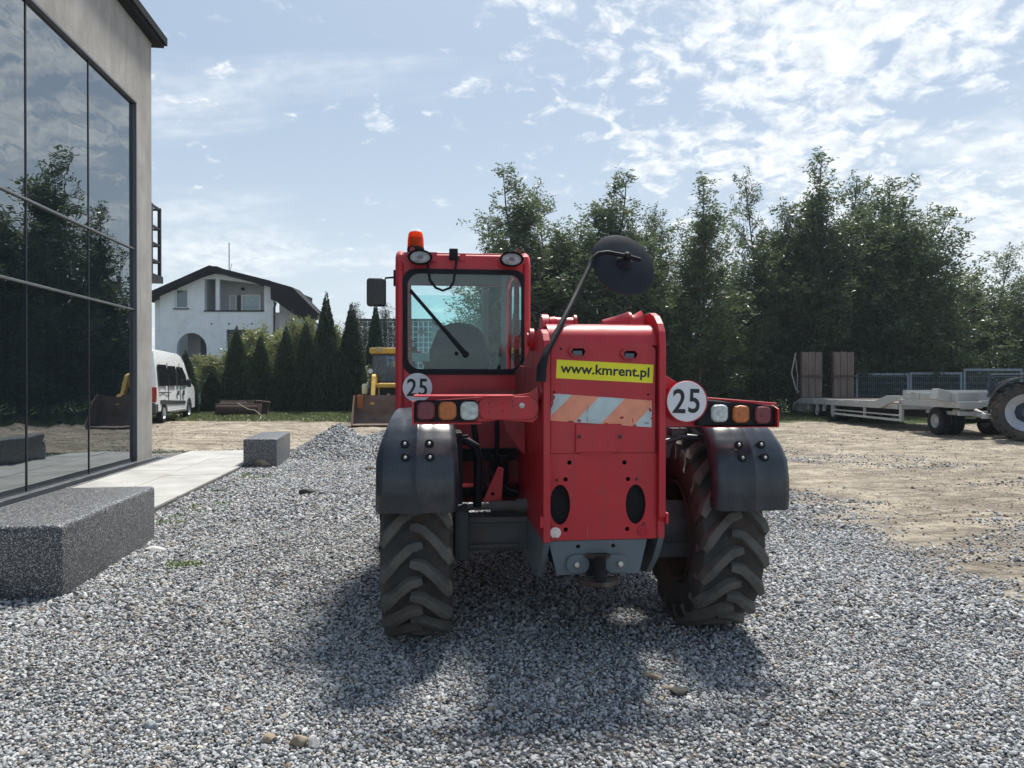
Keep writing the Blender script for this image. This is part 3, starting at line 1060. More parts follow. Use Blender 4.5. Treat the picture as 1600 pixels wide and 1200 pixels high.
lug_m = mat('worn_lug_rubber', (0.105, 0.105, 0.100), 0.85, vary=0.35, vscale=9, bump=0.5, bscale=60, dirt=(0.14, 0.125, 0.105), dirt_amt=0.55, dscale=7, spec=0.25)
RAD, TW = 0.597, 0.405
tm = MB()
tyre_mesh(tm, RAD, TW, 0.315, 0.042, 18, 0.060, flip=1, rot=0.08)
tyre0 = tm.build('tyre', [tyre_m, lug_m], smooth=True, angle=32)
wheel0 = MB()
wheel0.lathe([(-0.19, 0.325), (-0.20, 0.33), (-0.18, 0.305), (-0.06, 0.29), (-0.02, 0.275), (0.0, 0.20), (0.01, 0.14), (0.03, 0.14), (0.03, 0.20),
              (0.02, 0.28), (0.14, 0.305), (0.19, 0.325)], n=40, close=True)
wheel0 = wheel0.build('wheel', rim_m, smooth=True)
hub = MB().lathe([(-0.17, 0.0), (-0.17, 0.10), (-0.14, 0.135), (-0.02, 0.15), (0.05, 0.15), (0.09, 0.10), (0.11, 0.06), (0.11, 0.0)], n=28)
hub0 = hub.build('hub', axle_m, smooth=True)
wb = 2.82
for i, (x, y, rz) in enumerate(((-0.918, 0, 0), (0.918, 0, 0), (-0.918, wb, 0), (0.918, wb, 0))):
    wv = wheel0 if i == 0 else wheel0.copy()
    ty = tyre0 if i == 0 else tyre0.copy()
    hb = hub0 if i == 0 else hub0.copy()
    if i:
        for o in (wv, ty, hb):
            col.objects.link(o)
    wv.parent = TH
    ty.parent = wv
    hb.parent = wv
    wv.location = (x, y, RAD - 0.004)
    wv.rotation_euler = (R(7 * i), 0, R(180) if x > 0 and False else 0)
    hb.rotation_euler = (0, 0, R(180) if x < 0 else 0)
    hb.location = (0.0, 0, 0)

# fenders over the rear wheels
FP = [(-0.655, 0.845), (-0.667, 0.93), (-0.662, 1.03), (-0.636, 1.13), (-0.585, 1.22), (-0.51, 1.295), (-0.415, 1.345), (-0.29, 1.375),
      (-0.1, 1.388), (0.15, 1.385), (0.38, 1.34), (0.53, 1.25), (0.62, 1.12)]


def fender(cx, hw, parent, mirror, zoff=0.0, tilt=0.0):
    # profile across x: rounded shoulders and a raised rib in the middle
    us = [(-1.0, 0.085), (-0.99, 0.045), (-0.94, 0.016), (-0.8, 0.0), (-0.4, -0.004), (-0.075, -0.006), (-0.028, -0.015), (0.028, -0.015), (0.075, -0.006),
          (0.4, -0.004), (0.8, 0.0), (0.94, 0.016), (0.99, 0.045), (1.0, 0.085)]
    b = bmesh.new()
    c0 = Vector((0, 0.62))
    n = len(FP)
    # refine profile
    P = []
    for i in range(n - 1):
        for k in range(3):
            f_ = k / 3
            P.append(((FP[i][0] * (1 - f_) + FP[i + 1][0] * f_), (FP[i][1] * (1 - f_) + FP[i + 1][1] * f_)))
    P.append(FP[-1])
    rows, rows2 = [], []
    for i, p in enumerate(P):
        a, c = Vector(P[max(0, i - 1)]), Vector(P[min(len(P) - 1, i + 1)])
        d = (c - a).normalized()
        nr = Vector((d[1], -d[0]))     # points inward (towards the wheel)
        top = min(1.0, max(0.0, (p[1] - 1.13) / 0.25))
        wo, wi_ = hw * (1.0 - 0.30 * top ** 1.5), hw * (1.0 - 0.08 * top * top)
        rows.append([b.verts.new((cx + q * (wo if q * cx > 0 else wi_), p[0] + nr[0] * dd, p[1] + zoff + nr[1] * dd)) for q, dd in us])
        rows2.append([b.verts.new((cx + q * ((wo if q * cx > 0 else wi_) - 0.006), p[0] + nr[0] * (dd + 0.007), p[1] + zoff + nr[1] * (dd + 0.007))) for q, dd in us])
    m_ = len(us)
    for A, B in zip(rows, rows[1:]):
        for j in range(m_ - 1):
            b.faces.new((A[j], A[j + 1], B[j + 1], B[j]))
    for A, B in zip(rows2, rows2[1:]):
        for j in range(m_ - 1):
            b.faces.new((A[j], B[j], B[j + 1], A[j + 1]))
    for A, B in ((rows[0], rows2[0]), (rows[-1], rows2[-1])):
        for j in range(m_ - 1):
            b.faces.new((A[j], B[j], B[j + 1], A[j + 1]))
    for j in (0, m_ - 1):
        for A, B, C, D in zip(rows, rows[1:], rows2[1:], rows2):
            b.faces.new((A[j], B[j], C[j], D[j]))
    fm = MB()
    fm._merge(b)
    f = fm.build('fender', blk, parent, smooth=True, angle=50)
    for (ux, vz) in ((-0.30, 1.215), (0.30, 1.215), (-0.28, 1.145), (0.32, 1.145)):
        yy = float(np.interp(vz, [q_[1] for q_ in FP[:8]], [q_[0] for q_ in FP[:8]]))
        sx = cx + ux * hw * 0.98
        a = R(-16 if vz > 1.2 else -10)
        M = Matrix.Translation((sx, yy - 0.012, vz + zoff)) @ Matrix.Rotation(-a * -1, 4, 'X')
        MB().lathe([(0.010, 0.0), (0.010, 0.024), (-0.002, 0.025), (-0.004, 0.021), (-0.003, 0.010), (-0.003, 0.0)], axis='y', n=20, M=M).build('washer', rub, f)
        MB().lathe([(-0.003, 0.0), (-0.003, 0.009), (-0.009, 0.009), (-0.0115, 0.006), (-0.0115, 0.0)], axis='y', n=10, M=M).build('bolt', steel, f)
    return f


fender(-0.912, 0.226, TH, False)
fender(0.985, 0.226, TH, True, zoff=-0.022)

# chassis: side plates with the grey lower part
OUT = [(-0.797, 0.70), (-0.797, 1.72), (-0.785, 1.775), (-0.75, 1.815), (-0.68, 1.84), (-0.52, 1.84), (-0.40, 1.82), (-0.25, 1.77), (0.30, 1.62), (0.42, 1.55), (0.45, 1.30), (0.45, 0.72)]
OUTG = [(-0.797, 0.698), (0.45, 0.718), (0.36, 0.55), (0.10, 0.44), (-0.35, 0.425), (-0.52, 0.45), (-0.66, 0.56), (-0.745, 0.64)]
MB().plate(OUT, 0.038, -0.243, 'side', bev=0.003).box(-0.262, -0.243, -0.81, -0.77, 0.78, 0.84, bev=0.004).build('side_plate', red, TH)
OR_ = [(-0.74, 0.70), (-0.74, 0.79), (-0.76, 0.82), (-0.765, 1.75), (-0.752, 1.83), (-0.72, 1.875), (-0.66, 1.92), (-0.58, 1.945), (-0.48, 1.945), (-0.38, 1.91), (-0.25, 1.80), (0.30, 1.62), (0.45, 1.30), (0.45, 0.72)]
MB().plate(OR_, 0.038, 0.398, 'side', bev=0.003).box(0.436, 0.452, -0.765, -0.725, 0.78, 0.84, bev=0.004).build('side_plate', red, TH)
MB().plate(OUTG, 0.034, -0.241, 'side', bev=0.003).build('lower_plate', grey_p, TH)
MB().plate([(y + 0.06, z) for y, z in OUTG[:1]] + OUTG[1:5] + [(-0.50, 0.45), (-0.62, 0.55), (-0.70, 0.64)], 0.034, 0.40, 'side', bev=0.003).build('lower_plate', grey_p, TH)

# back wall
hood = MB().strip([(-0.715, 1.752), (-0.705, 1.80), (-0.675, 1.84), (-0.62, 1.862), (-0.50, 1.868), (-0.30, 1.862), (-0.10, 1.80)], -0.203, 0.397, 0.012)
hood.build('hood', red, TH, smooth=True, angle=50)
door = MB()
door.plate([(-0.192, 1.168), (0.384, 1.168), (0.388, 1.735), (0.36, 1.758), (-0.165, 1.772), (-0.19, 1.755)], 0.022, -0.728, bev=0.003)
hex_c = ((-0.045, 1.716), (0.243, 1.703))
DR = MB()
holes = []
for hx, hz in hex_c:
    holes.append([(hx - 0.036, hz - 0.020), (hx + 0.036, hz - 0.020), (hx + 0.044, hz), (hx + 0.030, hz + 0.020), (hx - 0.030, hz + 0.020), (hx - 0.044, hz)])
for hx, hz in ((-0.187, 1.500), (0.335, 1.485), (-0.15, 1.843 - 0.11)):
    holes.append(ellipse(hx + 0.012, hz, 0.006, 0.006, 12))
DR.plate([(-0.192, 1.168), (0.384, 1.168), (0.388, 1.735), (0.36, 1.758), (-0.165, 1.772), (-0.19, 1.755)], 0.014, -0.728, holes=holes)
dr = DR.build('rear_door', red, TH)
for hx, hz in hex_c:
    outl = [(hx - 0.032, hz - 0.027), (hx + 0.032, hz - 0.027), (hx + 0.056, hz + 0.006), (hx + 0.036, hz + 0.028), (hx - 0.036, hz + 0.028), (hx - 0.056, hz + 0.006)]
    inn = [(hx - 0.028, hz - 0.021), (hx + 0.028, hz - 0.021), (hx + 0.040, hz + 0.003), (hx + 0.028, hz + 0.020), (hx - 0.028, hz + 0.020), (hx - 0.040, hz + 0.003)]
    MB().plate(outl, 0.020, -0.747, holes=[inn]).build('vent', red, dr)
    MB().box(hx - 0.030, hx + 0.030, -0.728, -0.70, hz - 0.024, hz + 0.012, bev=0.006).build('number_lamp', mat('lamp_dark_glass', (0.03, 0.07, 0.09), 0.12, spec=0.8), dr)
void_b = MB().box(-0.20, 0.395, -0.690, -0.684, 0.70, 1.75)
void_b.build('inner_wall', void, TH)
lows = []
for hx, hz in ((-0.089, 1.116), (0.216, 1.113), (-0.110, 1.025), (0.236, 1.022), (-0.110, 0.752), (0.232, 0.749)):
    lows.append(ellipse(hx, hz, 0.0125, 0.0125, 16))
lows.append(ellipse(-0.141, 0.888, 0.056, 0.109, 32))
lows.append(ellipse(0.279, 0.884, 0.056, 0.108, 32))
rp = MB().plate([(-0.203, 0.694), (0.397, 0.694), (0.397, 1.165), (-0.203, 1.165)], 0.016, -0.722, holes=lows)
rp = rp.build('rear_panel', red, TH)
MB().strip([(-0.706, 1.165), (-0.706, 1.40)], -0.203, 0.397, 0.004).build('seam_plate', red_d, TH)
bx = MB().box(-0.058, 0.196, -0.742, -0.7225, 1.172, 1.325, bev=0.004)
bx = bx.box(-0.035, 0.145, -0.7385, -0.7228, 1.163, 1.1715).build('cover_plate', red, rp)
for hx, hz in ((-0.040, 1.258), (0.186, 1.256)):
    MB().lathe([(-0.7425, 0), (-0.7425, 0.011), (-0.749, 0.011), (-0.751, 0.0)], c=(hx, 0, hz), axis='y', n=6).build('bolt', rust, rp)
for hx, hz in ((-0.158, 1.021), (0.284, 1.021), (-0.200 + 0.008, 0.772), (0.325, 0.776)):
    MB().lathe([(-0.7225, 0), (-0.7225, 0.008), (-0.728, 0.007), (-0.728, 0.0)], c=(hx, 0, hz), axis='y', n=10).build('rivet', rust, rp)
white_r = mat('white_reflector', (0.78, 0.72, 0.66), 0.4, vary=0.1, vscale=30)
red_r = mat('red_reflector', (0.45, 0.01, 0.03), 0.2, vary=0.1)
MB().plate(ellipse(-0.166, 0.737, 0.030, 0.030, 24)[:17] + [(-0.177, 0.709), (-0.169, 0.714), (-0.155, 0.709)] + ellipse(-0.166, 0.737, 0.030, 0.030, 24)[20:], 0.004, -0.7268).build('reflector', white_r, rp)
MB().lathe([(-0.7225, 0), (-0.7225, 0.030), (-0.728, 0.030), (-0.730, 0.026), (-0.730, 0.0)], c=(0.320, 0, 0.737), axis='y', n=24).build('reflector', red_r, rp)

# yellow sticker with the web address
yel = mat('yellow_sticker', (0.86, 0.80, 0.02), 0.45, vary=0.06)
ink = mat('black_ink', (0.012, 0.012, 0.013), 0.5)
SX0, SX1, TI = -0.163, 0.375, R(-2.9)
zc0 = 1.611


def tilted(x0, x1, z0, z1, ang):
    cx, cz = (x0 + x1) / 2, (z0 + z1) / 2
    o = []
    for px, pz in ((x0, z0), (x1, z0), (x1, z1), (x0, z1)):
        a, c = px - cx, pz - cz
        o.append((cx + a * math.cos(ang) - c * math.sin(ang), cz + a * math.sin(ang) + c * math.cos(ang)))
    return o


st = MB().plate(tilted(SX0, SX1, zc0 - 0.0505, zc0 + 0.0505, TI), 0.0015, -0.7300).build('web_sticker', yel, TH)
text_obj('lettering', 'www.kmrent.pl', ink, st, SX0 + 0.022, SX1 - 0.022, zc0 - 0.037, zc0 + 0.034, -0.7306, TI, bold=0.024)
# red and white warning stripes, worn
whi = mat('worn_white_film', (0.52, 0.62, 0.62), 0.5, vary=0.12, vscale=12)
ora = mat('worn_orange_film', (0.86, 0.33, 0.20), 0.5, vary=0.14, vscale=14)
TLp, TRp, BRp, BLp = (-0.186, 1.492), (0.366, 1.452), (0.366, 1.305), (-0.196, 1.345)


def stp(s_, t_):
    a = (TLp[0] * (1 - s_) + TRp[0] * s_, TLp[1] * (1 - s_) + TRp[1] * s_)
    c = (BLp[0] * (1 - s_) + BRp[0] * s_, BLp[1] * (1 - s_) + BRp[1] * s_)
    return (a[0] * (1 - t_) + c[0] * t_, a[1] * (1 - t_) + c[1] * t_)


bnds = [0.20, 0.47, 0.73, 1.05]
strp = MB().plate([stp(0.015, 0.03), stp(0.05, 0.0), stp(0.5, 0.0), stp(1, 0), stp(1, 0.62), stp(0.985, 0.66), stp(1, 0.72), stp(1, 1), stp(0.84, 1), stp(0.82, 0.93), stp(0.78, 1), stp(0.5, 1.0), stp(0.0, 1), stp(0.0, 0.55), stp(0.018, 0.4)], 0.0015, -0.7300).build('warning_stripes', whi, TH)


def clip_par(a, b_):
    sh = 0.235
    P = [stp(min(a, 1), 0.0 if a <= 1 else (a - 1) / sh)]
    if b_ <= 1:
        P.append(stp(b_, 0))
        P.append(stp(max(b_ - sh, 0), 1))
    else:
        P.append(stp(1, 0))
        P.append(stp(1, (b_ - 1) / sh))
        P.append(stp(max(b_ - sh, 0), 1))
    if a - sh >= 0:
        P.append(stp(a - sh, 1))
    else:
        P.append(stp(0, 1))
        P.append(stp(0, a / sh))
    return P


MB().plate(clip_par(bnds[0], bnds[1]), 0.0006, -0.7308).build('orange_band', ora, strp)
MB().plate(clip_par(bnds[2], bnds[3]), 0.0006, -0.7308).build('orange_band', ora, strp)
ch = MB()
rr_ = random.Random(5)
for (a, c, sx, sz) in ((0.70, 0.72, 0.013, 0.008), (0.36, 0.45, 0.0016, 0.022), (0.36, 0.85, 0.002, 0.018), (0.81, 0.80, 0.003, 0.018), (0.28, 0.93, 0.012, 0.008), (0.95, 0.85, 0.02, 0.003),
                     (0.985, 0.35, 0.010, 0.012), (0.83, 0.97, 0.009, 0.007), (0.02, 0.15, 0.009, 0.012), (0.55, 0.98, 0.012, 0.004), (0.845, 0.1, 0.002, 0.002), (0.88, 0.25, 0.0015, 0.005), (0.45, 0.65, 0.0015, 0.003), (0.2, 0.985, 0.016, 0.005)):
    cx, cz = stp(a, c)
    k = 9
    ch.plate([(cx + sx * rr_.uniform(0.6, 1.15) * math.cos(6.283 * i / k), cz + sz * rr_.uniform(0.6, 1.15) * math.sin(6.283 * i / k)) for i in range(k)], 0.0005, -0.7314)
ch.build('paint_chip', red_d, strp)['kind'] = 'stuff'

# grey hitch
hp = MB()
hp.plate([(-0.203, 0.690), (0.345, 0.690), (0.300, 0.505), (-0.155, 0.505)], 0.03, -0.715, holes=[ellipse(-0.04, 0.657, 0.012, 0.012, 12), ellipse(0.155, 0.657, 0.012, 0.012, 12)])
hp = hp.build('hitch_plate', grey_p, TH)
MB().box(-0.15, 0.29, -0.66, -0.2, 0.52, 0.70).build('frame_beam', axle_m, TH)
lob = MB()
lob.plate(rrect(-0.045, 0.566, 0.125, 0.10, 0.045), 0.025, -0.741, bev=0.003)
lob.build('hitch_lobe', grey_p, hp)
MB().plate(rrect(0.165, 0.563, 0.125, 0.10, 0.045), 0.025, -0.741, bev=0.003).build('hitch_lobe', grey_p, hp)
for x, z in ((-0.052, 0.566), (0.186, 0.564)):
    MB().lathe([(-0.742, 0), (-0.742, 0.017), (-0.757, 0.017), (-0.760, 0.012), (-0.760, 0.0)], c=(x, 0, z), axis='y', n=6).build('bolt', steel, hp)
MB().box(0.005, 0.115, -0.735, -0.716, 0.50, 0.62).build('slot', void, hp)
jaw = [(-0.06, -0.715), (0.18, -0.715), (0.165, -0.80), (0.12, -0.85), (0.06, -0.865), (0.0, -0.85), (-0.045, -0.80)]
MB().plate(jaw, 0.022, 0.470, 'flat', bev=0.004).build('jaw', rust, hp)
MB().plate([(x * 0.62 + 0.023, y * 0.62 - 0.275) for x, y in jaw], 0.012, 0.606, 'flat', bev=0.003).build('jaw', rust, hp)
MB().lathe([(0.46, 0.0), (0.46, 0.032), (0.62, 0.032), (0.625, 0.0)], c=(0.06, -0.815, 0), axis='z', n=12).build('hitch_pin', void, hp)
MB().box(-0.19, 0.39, -0.20, 1.60, 0.56, 1.20, bev=0.04).box(-0.10, 0.30, -0.15, 0.9, 0.46, 0.58, bev=0.02).build('added_sun_block', axle_m, TH)  # unseen boxes added between the plates to stop sun reaching the ground below
MB().box(-0.24, 0.44, 1.62, 3.2, 0.60, 0.90, bev=0.03).build('added_belly_block', axle_m, TH)  # added belly box, only there to keep the ground underneath dark

# axle
ax_ = MB()
ax_.box(-0.68, 0.68, -0.09, 0.09, 0.50, 0.715, bev=0.02)
ax_.box(-0.70, -0.60, -0.11, 0.11, 0.44, 0.76, bev=0.03)
ax_.box(0.60, 0.73, -0.12, 0.12, 0.44, 0.78, bev=0.03)
ax_.box(-0.60, -0.30, -0.115, -0.085, 0.53, 0.545).box(-0.60, -0.25, -0.115, -0.085, 0.665, 0.675)
ax_.lathe([(-0.14, 0.0), (-0.14, 0.17), (-0.08, 0.21), (0.08, 0.21), (0.14, 0.17), (0.14, 0.0)], c=(0.05, 0, 0.60), axis='y', n=24)
ax_.build('axle', axle_m, TH, smooth=True)
MB().tube([(-0.62, -0.09, 0.775), (-0.46, -0.09, 0.778)], 0.020).tube([(-0.47, -0.09, 0.778), (-0.30, -0.09, 0.778)], 0.034).tube([(-0.31, -0.09, 0.778), (-0.24, -0.09, 0.778)], 0.045).tube([(-0.62, -0.09, 0.775), (-0.70, -0.05, 0.73)], 0.028).build('steering_cylinder', axle_m, TH, smooth=True)
MB().box(-0.68, 0.68, wb - 0.09, wb + 0.09, 0.50, 0.71, bev=0.02).build('axle', axle_m, TH)
MB().plate([(0.46, 0.44), (0.80, 0.44), (0.80, 0.80), (0.46, 0.80)], 0.05, -0.14, bev=0.01).tube([(0.46, -0.02, 0.62), (0.80, -0.02, 0.62)], 0.15, n=20).build('knuckle', axle_m, TH)

# frame and dark inner bodies
fr_ = MB()
fr_.box(-0.36, -0.25, 0.47, 3.3, 0.55, 1.05).box(0.44, 0.55, 0.47, 3.3, 0.55, 1.05).box(-0.36, 0.55, 3.3, 3.36, 0.5, 1.0)
fr_.box(-0.70, -0.245, 0.36, 0.42, 0.86, 1.50)
fr_.build('frame', red_d, TH)
MB().plate([(-0.52, 0.80), (-0.40, 0.79), (-0.385, 1.01), (-0.42, 1.02)], 0.02, -0.06, holes=[ellipse(-0.455, 0.85, 0.011, 0.011, 10)], bev=0.002).build('gusset', red, TH)
MB().plate([(-0.385, 1.32), (-0.255, 1.32), (-0.255, 1.10), (-0.29, 1.13), (-0.375, 1.25)], 0.02, -0.10, bev=0.002).build('gusset', red_d, TH)
MB().box(-0.68, -0.26, 0.30, 0.36, 1.02, 1.10).box(-0.44, -0.33, 0.22, 0.36, 0.85, 1.06, bev=0.01).box(-0.66, -0.27, 0.12, 0.30, 0.80, 0.84).build('valve_block', void, TH)
hs = MB()
hs.tube([(-0.60, 0.02, 1.36), (-0.57, 0.0, 1.28), (-0.555, 0.0, 1.15), (-0.55, 0.0, 0.90)], 0.020)
hs.tube([(-0.41, 0.2, 1.38), (-0.405, 0.2, 1.2), (-0.41, 0.2, 1.02)], 0.016)
hs.tube([(-0.46, 0.16, 0.98), (-0.43, 0.1, 0.92), (-0.35, 0.05, 0.86), (-0.28, 0.02, 0.84)], 0.012)
hs.tube([(-0.50, 0.18, 1.0), (-0.50, 0.05, 0.9), (-0.42, 0.0, 0.82)], 0.012)
hs.build('hose', rub, TH, smooth=True)
# fender brackets
MB().tube([(-0.80, -0.30, 1.21), (-0.70, -0.30, 1.212), (-0.63, -0.30, 1.205), (-0.575, -0.30, 1.17), (-0.555, -0.28, 1.10), (-0.56, -0.2, 0.80)], 0.026).tube([(-0.72, -0.33, 1.225), (-0.62, -0.33, 1.235)], 0.010).build('fender_bracket', rub, TH, smooth=True)
MB().box(-0.72, -0.655, -0.38, -0.10, 0.84, 1.26, bev=0.01).build('inner_flap', rub, TH)
MB().tube([(0.44, -0.35, 1.165), (0.55, -0.35, 1.19), (0.68, -0.35, 1.225), (0.80, -0.35, 1.215)], 0.016).box(0.60, 0.70, -0.36, -0.28, 1.225, 1.275, bev=0.004).tube([(0.665, -0.32, 1.27), (0.665, -0.32, 1.31)], 0.006).build('fender_bracket', blk, TH, smooth=True)
MB().box(0.47, 0.78, 0.02, 0.50, 1.05, 1.36, bev=0.02).build('air_box', grey_p, TH)

# engine cover on the right side
eng = MB().box(0.50, 1.10, 0.78, 2.35, 0.75, 1.36, bev=0.06, seg=4)
eng.build('engine_cover', red_d, TH, smooth=True)
# boom, lowered
bm_ = MB()


def slant_box(x0, x1, ya, za, yb, zb, h):
    b = bmesh.new()
    vs = []
    for (y, z) in ((ya, za), (yb, zb)):
        for (x, dz_) in ((x0, 0), (x1, 0), (x1, h), (x0, h)):
            vs.append(b.verts.new((x, y, z - h / 2 + dz_)))
    for f_ in ((0, 1, 2, 3), (7, 6, 5, 4), (0, 4, 5, 1), (1, 5, 6, 2), (2, 6, 7, 3), (3, 7, 4, 0)):
        b.faces.new([vs[i] for i in f_])
    bmesh.ops.recalc_face_normals(b, faces=b.faces[:])
    return b


bm_._merge(slant_box(-0.08, 0.28, -0.30, 1.70, 3.9, 0.98, 0.30))
bm_._merge(slant_box(-0.04, 0.24, 3.9, 0.98, 4.4, 0.62, 0.24))
bm_.build('boom', red, TH)
MB().tube([(-0.15, -0.42, 1.880), (-0.115, -0.42, 1.884)], 0.052, n=24).tube([(-0.114, -0.42, 1.886), (-0.012, -0.42, 1.886)], 0.044, n=24).tube([(-0.011, -0.42, 1.890), (0.004, -0.42, 1.890)], 0.055, n=24).tube([(0.0, -0.35, 1.874), (0.30, -0.35, 1.874)], 0.022, n=16).build('pivot_tube', red, TH, smooth=True)
MB().lathe([(0.16, 0.030), (0.30, 0.070), (0.31, 0.078), (0.325, 0.078), (0.326, 0.060), (0.35, 0.062), (0.39, 0.085), (0.395, 0.0)], c=(0, -0.42, 1.888), axis='x', n=28).build('pivot_boss', red, TH, smooth=True)
MB().tube([(-0.202, -0.42, 1.855), (-0.165, -0.42, 1.855)], 0.092, n=36).tube([(-0.268, -0.40, 1.80), (-0.244, -0.40, 1.80)], 0.066, n=28).tube([(-0.282, -0.40, 1.80), (-0.269, -0.40, 1.80)], 0.04, n=20).build('pivot_disc', red, TH, smooth=True)
MB().plate([(-0.797, 1.50), (-0.70, 1.62), (0.2, 1.66), (0.46, 1.62), (0.46, 1.45), (-0.6, 1.40)], 0.01, -0.256, 'side').build('wear_plate', red_d, TH)

# light bars
white_s = mat('speed_sign_white', (0.74, 0.74, 0.77), 0.45, vary=0.05)
lamp_c = mat('lamp_clear', (0.55, 0.60, 0.58), 0.18, vary=0.35, vscale=45, bump=0.5, bscale=220, spec=0.8)
lamp_o = mat('lamp_orange', (0.50, 0.13, 0.012), 0.18, vary=0.2, vscale=45, bump=0.4, bscale=220, spec=0.8)
lamp_r = mat('lamp_red', (0.17, 0.008, 0.022), 0.18, vary=0.2, vscale=45, bump=0.3, bscale=220, spec=0.8)


def lamp(x, z, w_, m_, parent, y=-0.78):
    o = MB().plate(rrect(x, z, w_, w_ * 1.02, w_ * 0.33, 6), 0.03, y, bev=0.008)
    o = o.build('lamp_lens', m_, parent, smooth=True, angle=30)
    MB().lathe([(y - 0.004, 0.0), (y - 0.003, w_ * 0.16), (y + 0.002, w_ * 0.17), (y + 0.004, 0)], c=(x, 0, z), axis='y', n=16).build('bulb_ring', m_, o)
    return o


lb = MB().plate([(-0.925, 1.335), (-0.56, 1.340), (-0.47, 1.350), (-0.29, 1.335), (-0.262, 1.36), (-0.262, 1.53), (-0.31, 1.495), (-0.38, 1.485), (-0.56, 1.475), (-0.925, 1.450)], 0.012, -0.735, bev=0.002)
lb.box(-0.925, -0.57, -0.765, -0.735, 1.330, 1.338)
lb.strip([(-0.785, 1.475), (-0.735, 1.482)], -0.925, -0.40, 0.006)
lb.plate([(-0.785, 1.325), (-0.735, 1.325), (-0.735, 1.455), (-0.785, 1.445)], 0.01, -0.935, 'side')
lb.box(-0.345, -0.285, -0.734, -0.60, 1.38, 1.46)
lb = lb.build('light_bar', red, TH)
MB().plate(rrect(-0.425, 1.415, 0.33, 0.125, 0.06), 0.010, -0.748, bev=0.003).build('arm_plate', red, lb)
MB().plate(rrect(-0.758, 1.402, 0.345, 0.112, 0.03), 0.028, -0.772, bev=0.006).build('lamp_housing', rub, lb)
for x, m_ in ((-0.862, lamp_r), (-0.750, lamp_o), (-0.635, lamp_c)):
    lamp(x, 1.402, 0.094, m_, lb, y=-0.795)
MB().lathe([(-0.7485, 0), (-0.7485, 0.013), (-0.752, 0.015), (-0.755, 0.0)], c=(-0.352, 0, 1.428), axis='y', n=16).build('bolt', steel, lb)
MB().lathe([(-0.7485, 0), (-0.7485, 0.008), (-0.751, 0.0)], c=(-0.40, 0, 1.425), axis='y', n=12).build('rivet', red_d, lb)
for x, z in ((-0.53, 1.44), (-0.53, 1.395), (-0.455, 1.44), (-0.455, 1.398), (-0.40, 1.45)):
    MB().lathe([(-0.7482, 0), (-0.7482, 0.004), (-0.749, 0.0)], c=(x, 0, z), axis='y', n=8).build('screw_hole', void, lb)

rb_ = MB().plate([(0.44, 1.306), (1.07, 1.306), (1.07, 1.425), (0.66, 1.470), (0.52, 1.55), (0.44, 1.60)], 0.012, -0.700, bev=0.002)
rb_.plate([(-0.775, 1.305), (-0.70, 1.305), (-0.70, 1.425), (-0.775, 1.405)], 0.01, 1.065, 'side')
rb_.box(0.66, 1.075, -0.76, -0.70, 1.302, 1.307)
b2 = MB()
rb_ = rb_.build('light_bar', red, TH)
hb_ = MB().plate([(0.615, 1.312), (1.062, 1.309), (1.062, 1.421), (0.66, 1.460), (0.615, 1.445)], 0.045, -0.752, bev=0.008).build('lamp_housing', rub, rb_)
for x, z, m_ in ((0.738, 1.382, lamp_c), (0.860, 1.377, lamp_o), (0.985, 1.372, lamp_r)):
    lamp(x, z, 0.094, m_, rb_, y=-0.775)
MB().tube([(0.44, -0.715, 1.53), (0.60, -0.72, 1.47), (0.66, -0.73, 1.465), (1.07, -0.75, 1.432)], 0.006).build('top_edge', red, rb_, smooth=True)


def speed_sign(x, z, r, y, label, sx=1.0):
    o = MB().plate(ellipse(x, z, r * sx, r, 40), 0.004, y, bev=0.001).build('speed_sign', white_s, TH)
    o['label'] = label
    for (s_, a, c) in (('2', -0.72, -0.06), ('5', 0.08, 0.66)):
        text_obj('number', s_, ink, o, x + a * r * sx, x + c * r * sx, z - 0.58 * r, z + 0.62 * r, y - 0.0012, R(-2), bold=0.016)
    return o


rs = MB().plate(ellipse(0.551, 1.446, 0.117, 0.115, 36), 0.010, -0.772, bev=0.002)
rs.box(0.50, 0.60, -0.760, -0.70, 1.40, 1.48)
rs.build('sign_backplate', red, rb_)
speed_sign(0.548, 1.448, 0.110, -0.778, 'large round white sign with black 25 beside the right lamps')

# cab
cx0, cx1, cy0, cy1 = -1.088, -0.140, 0.50, 2.00
cab = MB()
RW = rrect(-0.612, 1.975, 0.835, 0.715, 0.075, 6)
cab.plate([(cx0 + 0.02, 0.98), (cx1 - 0.02, 0.98), (cx1 - 0.02, 2.42), (cx0 + 0.02, 2.42)], 0.03, cy0 + 0.012, holes=[RW])
for x in (cx0 + 0.032, cx1 - 0.032):
    cab.tube([(x, cy0 + 0.03, 1.0), (x, cy0 + 0.03, 2.36), (x, cy0 + 0.05, 2.42), (x, cy0 + 0.10, 2.445), (x, cy1 - 0.15, 2.445), (x, cy1, 2.38), (x, cy1 + 0.12, 1.45), (x, cy1 + 0.15, 0.95)], 0.033, n=12)
cab.tube([(cx0 + 0.04, cy0 + 0.05, 2.425), (cx1 - 0.04, cy0 + 0.05, 2.425)], 0.026, n=12)
cab.box(cx0 + 0.01, cx1 - 0.01, cy1 - 0.12, cy1 - 0.06, 2.405, 2.45, bev=0.01)
cab.box(cx0 + 0.005, cx0 + 0.03, cy0 + 0.05, cy1 + 0.1, 0.62, 1.32).box(cx1 - 0.03, cx1 - 0.005, cy0 + 0.05, cy1 + 0.1, 0.90, 1.45)
cab.box(cx0 + 0.03, cx1 - 0.03, cy1 + 0.09, cy1 + 0.12, 0.70, 1.20)
cab.box(cx0 + 0.03, cx1 - 0.03, cy0 + 0.05, cy1 + 0.09, 0.70, 0.73)
for yq in (cy0 + 0.0,):
    pass
